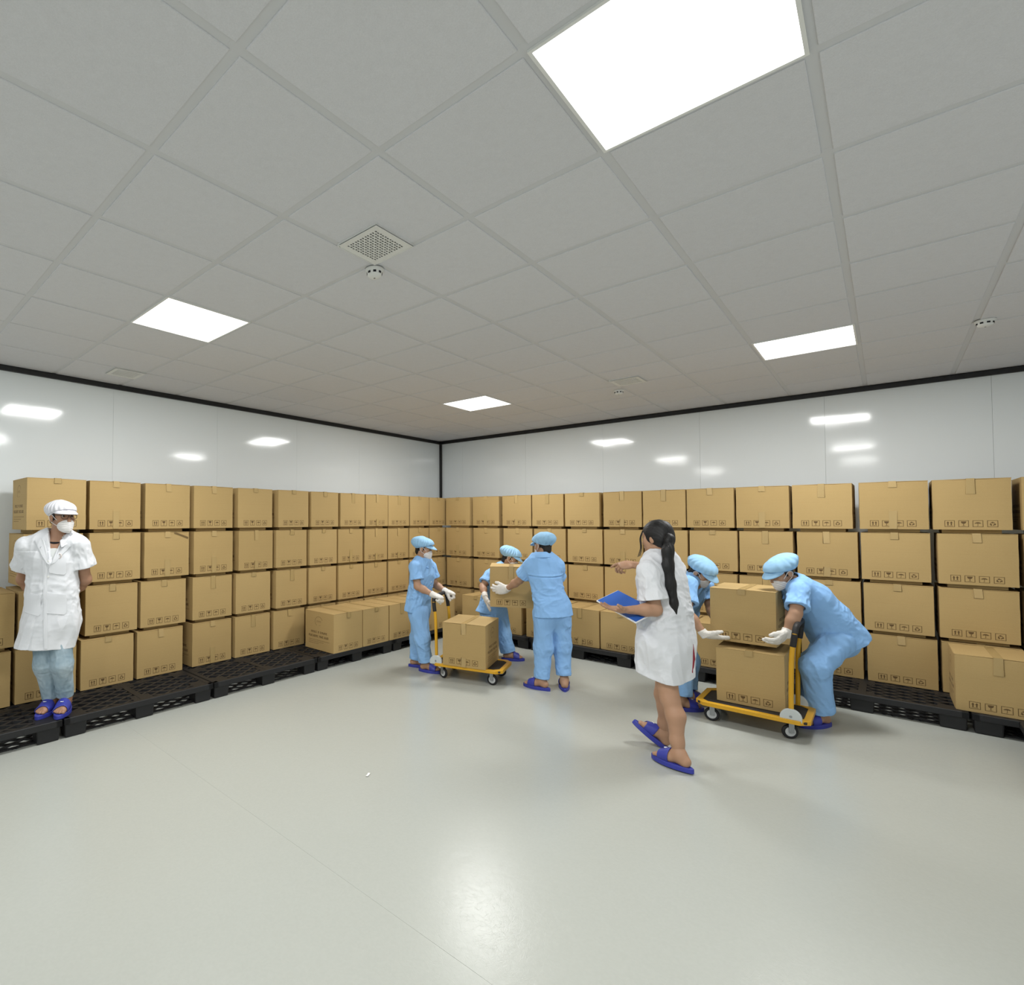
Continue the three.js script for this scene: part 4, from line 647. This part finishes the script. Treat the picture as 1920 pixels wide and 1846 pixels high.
worker('person', 'worker in light blue scrubs half hidden behind the carton carried by two people', POSE.lifter, {
  k: 0.92, face: [0.80, -0.42, 0.38], crown: [0.36, 0.92, 0.1], front: [0.70, -0.30, 0.62], toes: [[0.8, 0, 0.5], [0.97, 0, 0.18]],
  hands: [{ d: [0.22, -0.95, 0.12], n: [0.95, 0.2, 0.1], t: [0.1, -0.2, 0.9], curl: [0.12, 0.1, 0.14, 0.2], thumb: [0.75, 0.6, 0.2], fan: 0.05 }, { d: [-0.3, -0.9, 0.2], n: [-1, 0, 0], t: [0, 0, 1], curl: [0.2, 0.2, 0.2, 0.2] }],
  tunic: { seed: 5.3, w: { hem: 0.185, hi: 0.17, wa: 0.155, ch: 0.16 }, hemDir: [-0.15, -0.98, 0], sleeve: 0.7 }, trousers: { cuff: 0.075, knee: 0.082, hem: [0.9, 0.86] },
});
worker('person', 'worker in light blue scrubs seen from the back, reaching round a carried carton', POSE.back, {
  k: 0.97, face: [-0.35, -0.16, -0.92], crown: [-0.02, 0.98, -0.17], front: [-0.22, 0.0, -0.97], toes: [[-0.72, 0, -0.69], [0.30, 0, -0.95]],
  hands: [{ d: [-0.92, -0.12, -0.30], n: [-0.3, 0, -0.95], t: [0.1, 1, 0], curl: [0.5, 0.42, 0.45, 0.55], thumb: [0.7, 0.65, 0.2], fan: 0.12 }, { d: [-0.8, -0.1, -0.5], n: [0, 1, 0], t: [0, 0, 1], curl: [0.3, 0.3, 0.3, 0.3] }],
  tunic: { seed: 9.1, w: { hem: 0.205, hi: 0.160, wa: 0.128, ch: 0.142 }, hemDir: [0.03, -1, 0], flat: 0.64, sleeve: 0.66, depth: 0.009, extra: (x, y, z) => { const g = y - 1.075 - 0.05 * (x + 0.07) * (x + 0.07) * 6; return z > 0 ? -0.006 * Math.exp(-Math.pow(g / 0.009, 2)) + 0.007 * Math.exp(-Math.pow((g + 0.012) / 0.007, 2)) : 0; } },
  trousers: { cuff: 0.052, knee: 0.078, thigh: 0.095, hem: [0.95, 0.88] }, nape: -0.052, collar: { open: 0.25 }, cap: { back: 0.02, pleats: 14 },
});
worker('person', 'stooping worker in light blue scrubs behind the ponytailed woman, cap peak pointing down', POSE.stoop, {
  k: 0.95, face: [0.46, -0.62, 0.63], crown: [0.22, 0.78, 0.58], front: [0.55, -0.45, 0.70], toes: [[0.97, 0, 0.12], [0.99, 0, 0.05]],
  hands: [{ d: [0.93, -0.25, 0.2], n: [0.15, 0.9, -0.35], t: [0.2, 0.55, 0.85], curl: [0.12, 0.1, 0.12, 0.2], thumb: [0.72, 0.72, 0.25], fan: 0.07 }, { d: [0.6, -0.8, 0], n: [1, 0.3, 0], t: [0, 0, 1], curl: [0.3, 0.3, 0.3, 0.3] }],
  tunic: { seed: 3.9, w: { hem: 0.185, hi: 0.175, wa: 0.15, ch: 0.16 }, sleeve: 0.72 }, trousers: { cuff: 0.075, knee: 0.082, hem: [0.9, 0.9] }, cap: { pleats: 16, tilt: 0.3 },
});
worker('person', 'worker in light blue scrubs bending forward at the handle of the right trolley', POSE.right, {
  k: 1.0, face: [-0.86, -0.50, 0.08], crown: [-0.38, 0.92, 0.02], front: [-0.80, -0.58, 0.12], toes: [[-0.98, 0, 0.15], [-0.98, 0, -0.1]],
  hands: [{ d: [-0.78, -0.55, 0.18], n: [-0.55, 0.35, -0.75], t: [-0.35, 0.75, 0.35], curl: [0.42, 0.5, 0.55, 0.62], thumb: [0.85, 0.4, 0.35], fan: 0.05 }, { d: [-0.7, -0.5, -0.2], n: [0, 1, 0], t: [0, 0, 1], curl: [0.3, 0.3, 0.3, 0.3] }],
  tunic: { seed: 7.7, w: { hem: 0.185, hi: 0.180, wa: 0.160, ch: 0.158 }, flat: 0.8, sleeve: 0.74, depth: 0.0065, hemDir: [0.5, -0.86, 0] }, trousers: { cuff: 0.075, knee: 0.085, thigh: 0.115, hem: [0.94, 0.94], depth: 0.010 }, cap: { back: 0.045, pleats: 12, tilt: 0.32, peak: 0.06 }, nape: -0.03,
});
// woman in the short white coat
{
  const J = POSE.girl, o = {
    k: 1.0, bare: true, skin: M.skin, face: [-0.48, -0.10, -0.87], crown: [0.02, 1, -0.06], front: [-0.58, 0, -0.81], toes: [[-0.47, 0.0, -0.88], [-0.72, 0.62, -0.36]], feetUp: [[0, 1, 0], [0.45, 0.8, 0.2]], ankle: [0.048, 0.062], eyes: false,
    hands: [{ d: [-0.97, 0.05, -0.15], n: [0.05, 1, 0.1], t: [-0.2, 0.2, 0.9], curl: [0.18, 0.2, 0.22, 0.25], thumb: [0.55, 0.75, 0.35] }, { d: [-0.95, -0.08, -0.28], n: [0.1, -0.85, -0.5], t: [-0.2, 0.55, -0.8], curl: [0.32, 0.75, 0.9, 1.0], thumb: [0.8, 0.45, 0.3], fan: 0.05 }],
  };
  const F = figure('person', 'woman in a short white coat with a long black ponytail, pointing with one hand', J, o), { hd, k } = F;
  tunic(F, { name: 'coat', mat: M.white, seed: 6.6, w: { hem: 0.200, hi: 0.196, wa: 0.168, ch: 0.160 }, flat: 0.76, sleeve: 0.74, cuff: 0.076, depth: 0.011, h: 0.0066, hollow: false, hemDir: [0, -1, 0], curve: 1.1, curveAxis: [0.98, 0, 0.2],
    extra: (x, y, z) => (y < 0.78 ? 0.012 * Math.sin(Math.atan2(z, x) * 5 + 1) * Math.min(1, (0.78 - y) / 0.2) : 0) });
  {
    const sh = new THREE.Shape([[-0.018, 0.10], [0.022, -0.005], [0.014, -0.02], [-0.002, -0.095], [-0.020, -0.088], [-0.014, 0.0]].map(([a, b]) => new THREE.Vector2(a, b))), g = new THREE.ExtrudeGeometry(sh, { depth: 0.002, bevelEnabled: false }), p = g.attributes.position, dir = unit([-0.5, 0, -0.85]);
    for (let i = 0; i < p.count; i++) { const q = onto(F.garment, sub([0.072 + p.getX(i), 0.684 + p.getY(i), 0.1], mul(dir, 0.25)), dir, 0.6); p.setXYZ(i, ...sub(q, mul(dir, 0.001 + p.getZ(i)))); }
    g.computeVertexNormals(); part(F.t, 'slit_lining', g, M.red);
  }
  collarParts(F.t, add(J.nb, [0.002, -0.012, 0]), [0.03, 1, 0], F.fw, M.white, { r: 0.07, open: 0.3 });
  // hair drawn back into a ponytail
  const strands = (x, y, z) => { const p = sub([x, y, z], hd.c), a = Math.atan2(dot(p, hd.r), dot(p, hd.u) + 0.2), b = dot(p, hd.f); return 0.0011 * noise.noise(a * 60, b * 9, 2.2) + 0.0022 * noise.noise(x * 34, y * 10, z * 34); };
  const faceZone = (x, y, z) => { const p = sub([x, y, z], hd.c), f = dot(p, hd.f), u = dot(p, hd.u); return -(Math.max(0.022 - f + Math.max(0, u - 0.02) * 0.85, -(0.082 - u))); };
  let cap = move(grow(blend(0.03, hd.skull, ell(hd.P(0, -0.02, -0.055), hd.ax, [0.062, 0.05, 0.045])), 0.013), strands); cap = cutOut(cap, (x, y, z) => { const p = sub([x, y, z], hd.c), f = dot(p, hd.f), u = dot(p, hd.u); return Math.max(0.038 - f + 0.75 * Math.max(0, u - 0.01), u - 0.085) ; }, 0.012);
  cap = cutOut(cap, (x, y, z) => { const p = sub([x, y, z], hd.c), f = dot(p, hd.f), u = dot(p, hd.u); return u + 0.062 - f * 0.5; }, 0.015);
  const lo = hd.P(0, 0.02, -0.01), hair = part(F.t, 'hair', nets(cap, sub(lo, [0.15, 0.15, 0.15]), add(lo, [0.15, 0.15, 0.15]), 0.0042), M.hair);
  const T = [hd.P(0.0, 0.004, -0.108), [0, 0, 0], [-0.088, 1.40, 0.150], [-0.094, 1.30, 0.158], [-0.082, 1.18, 0.165], [-0.066, 1.06, 0.170], [-0.056, 0.985, 0.172]], R = [0.022, 0.034, 0.042, 0.042, 0.037, 0.029, 0.010];
  T[0] = hd.P(-0.026, 0.012, -0.093); T[1] = add(T[0], [-0.002, -0.028, 0.034]);
  const tail = move(blend(0.02, ...T.slice(1).map((p, i) => cone(T[i], p, R[i], R[i + 1], F.fw, 0.75))), (x, y, z) => { const w = 0.02 * Math.sin(y * 9); return 0.0022 * noise.noise((x + w) * 75, y * 5, (z + w) * 75) + 0.0014 * noise.noise((x + w) * 160, y * 9, z * 160); });
  part(hair, 'ponytail', netsAround(tail, T, 0.06, 0.0042), M.hair);
  part(hair, 'hair_tie', new THREE.TorusGeometry(0.0215, 0.007, 10, 26).applyQuaternion(new THREE.Quaternion().setFromUnitVectors(V(0, 0, 1), V(...unit(sub(T[1], T[0]))))).translate(...mix(T[0], T[1], 0.45)), std(0x2a2a2e, 0.6));
  for (let s = 0; s < 4; s++) { const q = s * 0.0014, a = hd.P(-0.052 - q, 0.055, 0.062 + q), b = hd.P(-0.073 - q, 0.0, 0.068 + q * 2), c = hd.P(-0.072 - q * 1.4, -0.07, 0.070 + q * 2), d = hd.P(-0.076 - q * 2, -0.125 - q * 2, 0.082 + q * 4); part(hair, s ? 'loose_strand_00' + s : 'loose_strand', tube([a, b, c, d], 0.0016, 26, 5), M.hair); }
  eyes(F.t, hd);
  // bracelet-thin watch band on the near wrist is not clear enough in the photograph and is left out
  // folder on the near forearm
  const f0 = thing('folder', 'blue folder with pale edges on the forearm of the ponytailed woman', 'folder', [J.at[0], 0, J.at[1]], YAW), A = [-0.316, 1.018, 0.045];
  const ux = unit([0.475, -0.34, 0.812]), uy = unit([0.858, 0.285, -0.427]), uz = unit(cross(ux, uy)), vy = cross(uz, ux), q = frameQuat(ux, vy, uz);
  const sheet = (w, h, d, off) => rbox(w, h, d, 0.0012).applyQuaternion(q).translate(...add(A, mul(uz, off)));
  part(f0, 'cover', sheet(0.298, 0.208, 0.003, 0.0065), std(new THREE.Color().setRGB(0.025, 0.11, 0.44), 0.4)); part(f0, 'cover_001', sheet(0.298, 0.208, 0.003, -0.0065), std(new THREE.Color().setRGB(0.03, 0.14, 0.50), 0.4)); part(f0, 'paper', sheet(0.308, 0.218, 0.0085, 0), std(0xe9ebee, 0.8));
}
// man in the long white coat standing on the pallets
{
  const J = POSE.man, o = {
    k: 1.03, skin: M.skinTan, face: [0.84, -0.04, 0.54], crown: [0.02, 1, 0], front: [0.13, 0, 0.99], toes: [[0.04, 0, 1], [0.26, 0, 0.97]], floor: 0.15,
    hands: [{ d: [0.9, -0.3, 0.05], n: [0, 0, -1], t: [0, 1, 0], curl: [0.5, 0.5, 0.5, 0.5] }, { d: [-0.9, -0.3, 0.02], n: [0, 0, -1], t: [0, 1, 0], curl: [0.5, 0.5, 0.5, 0.5] }],
  };
  const F = figure('person', 'man in a long white coat, cap and glasses standing on the pallets at left', J, o), { hd, k, fw, side } = F, up = [0, 1, 0];
  const vee = (G) => { const c = add(G.J.nb, add(mul(fw, 0.13), [0, -0.02, 0])), tip = add(c, [0.004, -0.165, 0]); return (x, y, z) => { const p = sub([x, y, z], tip), a = Math.abs(dot(p, side)), h = p[1], f = dot(p, fw); return Math.max(a - 0.36 * h, -h, -(f + 0.10)); }; };
  tunic(F, { name: 'coat', mat: M.white, seed: 2.9, w: { hem: 0.196, hi: 0.166, wa: 0.148, ch: 0.152 }, flat: 0.66, sleeve: 0.60, cuff: 0.078, depth: 0.008, h: 0.0064, hollow: false, hemDir: [-0.04, -1, 0], vee, extra: (x, y, z) => { const s = dot(sub([x, y, z], J.wa), side) - 0.012 - (J.wa[1] - y) * 0.045, f = dot(sub([x, y, z], J.wa), fw); return f > 0.03 && y < 1.37 ? -0.002 * (1 + Math.tanh(s / 0.006)) + 0.003 * Math.exp(-Math.pow(s / 0.007, 2)) : 0; } });
  const tee = blend(0.04, cone(J.wa, J.ch, 0.145 * k, 0.15 * k, fw, 0.62), cone(J.ch, mix(J.ch, J.nb, 0.75), 0.15 * k, 0.10 * k, fw, 0.66)), teeM = part(F.t, 'tee_shirt', netsAround(cutOut(tee, cone(add(J.nb, [0, -0.02, 0]), add(J.nb, [0, 0.1, 0]), 0.058, 0.07)), [J.ch, J.nb, J.wa], 0.2, 0.008), M.grey);
  part(teeM, 'neckband', new THREE.TorusGeometry(0.066 * k, 0.0105, 10, 40).applyQuaternion(frameQuat(side, unit(add(mul(fw, 1), [0, -0.35, 0])), unit(add([0, 1, 0], mul(fw, 0.35))))).translate(...add(J.nb, add(mul(fw, 0.008), [0, -0.022, 0]))), M.darkTee);
  trousers(F, { name: 'jeans', mat: M.jeans, cuff: 0.044, knee: 0.061, thigh: 0.082, depth: 0.0075, hem: [0.93, 0.93], h: 0.0064, paint: (x, y, z) => { const w = Math.max(0, noise.noise(x * 7, y * 6, z * 7)) * 0.5 + 0.28 * Math.exp(-Math.pow((y - 0.46) / 0.10, 2)) + 0.12 * noise.noise(x * 60, y * 30, z * 60); return [0.22 + 0.36 * w, 0.31 + 0.36 * w, 0.37 + 0.34 * w]; } });
  collarParts(F.t, add(J.nb, [0, -0.008, 0]), [0, 1, 0.12], fw, M.white, { r: 0.073, open: 0.5 });
  // lapels: flat pointed leaves on the chest, a notch below the collar
  for (const q of [-1, 1]) patch(F.t, q < 0 ? 'lapel' : 'lapel_001', [[0.002, -0.17], [0.05, -0.005], [0.074, 0.008], [0.124, -0.014], [0.094, -0.058], [0.034, -0.15]].map(([a, b]) => [a * q, b]), add(J.nb, [0, -0.03, 0]), mul(side, -1), up, mul(fw, -1), (x, y, z) => Math.min(F.garment(x, y, z), tee(x, y, z) - 0.006), M.white, 0.005, 0.002);
  patch(F.t, 'placket', [[-0.002, 0.26], [0.028, 0.26], [0.044, -0.385], [0.022, -0.385]].map(([a, b]) => [a - 0.028 + (0.26 - b) * -0.0, b]), [J.wa[0] + 0.016, J.wa[1] - 0.03, J.wa[2]], mul(side, -1), up, mul(fw, -1), F.garment, M.white, 0.004, 0, 4);
  [1.30, 1.185, 1.07, 0.955, 0.84].forEach((y, i) => { const c = add([J.wa[0] + (1.075 - y) * -0.05 + 0.018, y, J.wa[2]], mul(fw, 0.3)), p = onto(F.garment, c, mul(fw, -1), 0.45); part(F.t, i ? 'button_00' + i : 'button', cylY(p, fw, 0.0075, 0.005), M.button); });
  const pk = (w, h) => [[-w, h], [w, h], [w, -h + 0.012], [w - 0.012, -h], [-w + 0.012, -h], [-w, -h + 0.012]];
  patch(F.t, 'chest_pocket', pk(0.052, 0.06), [J.ch[0] + 0.075, 1.262, J.ch[2]], mul(side, -1), up, mul(fw, -1), F.garment, M.white, 0.004);
  patch(F.t, 'hip_pocket', pk(0.066, 0.075), [J.wa[0] + 0.075, 0.985, J.wa[2]], mul(side, -1), up, mul(fw, -1), F.garment, M.white, 0.004);
  patch(F.t, 'hip_pocket_001', pk(0.066, 0.075), [J.wa[0] - 0.088, 0.985, J.wa[2]], mul(side, -1), up, mul(fw, -1), F.garment, M.white, 0.004);
  part(F.t, 'chest_emblem', new THREE.TorusGeometry(0.016, 0.0025, 6, 24).applyQuaternion(frameQuat(side, up, fw)).translate(...add(onto(F.garment, add(add([J.ch[0], 1.352, J.ch[2]], mul(side, -0.088)), mul(fw, 0.3)), mul(fw, -1), 0.45), mul(fw, 0.006))), std(0xe6d6cc, 0.7));
  maskParts(F.t, hd); capParts(F.t, hd, M.whiteCap, { pleats: 20, tilt: 0.34, back: 0.03, peak: 0.055 }); napeHair(F.t, hd, -0.05);
  const gl = new THREE.Group(); gl.name = 'glasses'; F.t.add(gl);
  for (const s of [-1, 1]) { const loop = []; for (let a = 0; a < 20; a++) { const q = a / 20 * 2 * Math.PI; loop.push(V(...hd.P(s * (0.033 + 0.025 * Math.cos(q)), 0.002 + 0.018 * Math.sin(q), 0.102 - 0.006 * Math.abs(0.6 + Math.cos(q) * 0.8)))); } part(gl, s < 0 ? 'lens_rim' : 'lens_rim_001', new THREE.TubeGeometry(new THREE.CatmullRomCurve3(loop, true), 40, 0.0018, 6, true), M.rim); part(gl, s < 0 ? 'temple' : 'temple_001', tube([hd.P(s * 0.058, 0.012, 0.094), hd.P(s * 0.073, 0.012, 0.05), hd.P(s * 0.079, 0.012, -0.01), hd.P(s * 0.079, -0.004, -0.03)], 0.0019, 16, 6), M.rim); }
  part(gl, 'bridge', tube([hd.P(-0.009, 0.006, 0.102), hd.P(0, 0.009, 0.106), hd.P(0.009, 0.006, 0.102)], 0.0018, 8, 6), M.rim);
}
// cartons in people's hands
carton('carton held up between two workers, a gloved hand on its front', 5.175, 0.690, -2.931, -1.06, 10);
carton('upper carton being set down on the one on the right trolley', 5.085 + CD / 2, 0.622, -0.835, -Math.PI / 2 - 0.02, 8);
{
  const t = thing('paper_scrap', 'tiny white scrap lying on the open floor', 'litter', [2.367, 0.0005, -2.35], 0.4);
  const g = new THREE.PlaneGeometry(0.045, 0.014, 6, 2).rotateX(-Math.PI / 2), p = g.attributes.position; for (let i = 0; i < p.count; i++) p.setY(i, 0.0015 + 0.004 * Math.abs(Math.sin(p.getX(i) * 90))); g.computeVertexNormals(); part(t, 'sheet', g, new THREE.MeshStandardMaterial({ color: 0xf2f2ee, roughness: 0.7, side: THREE.DoubleSide }));
}
renderer.render(scene, camera);
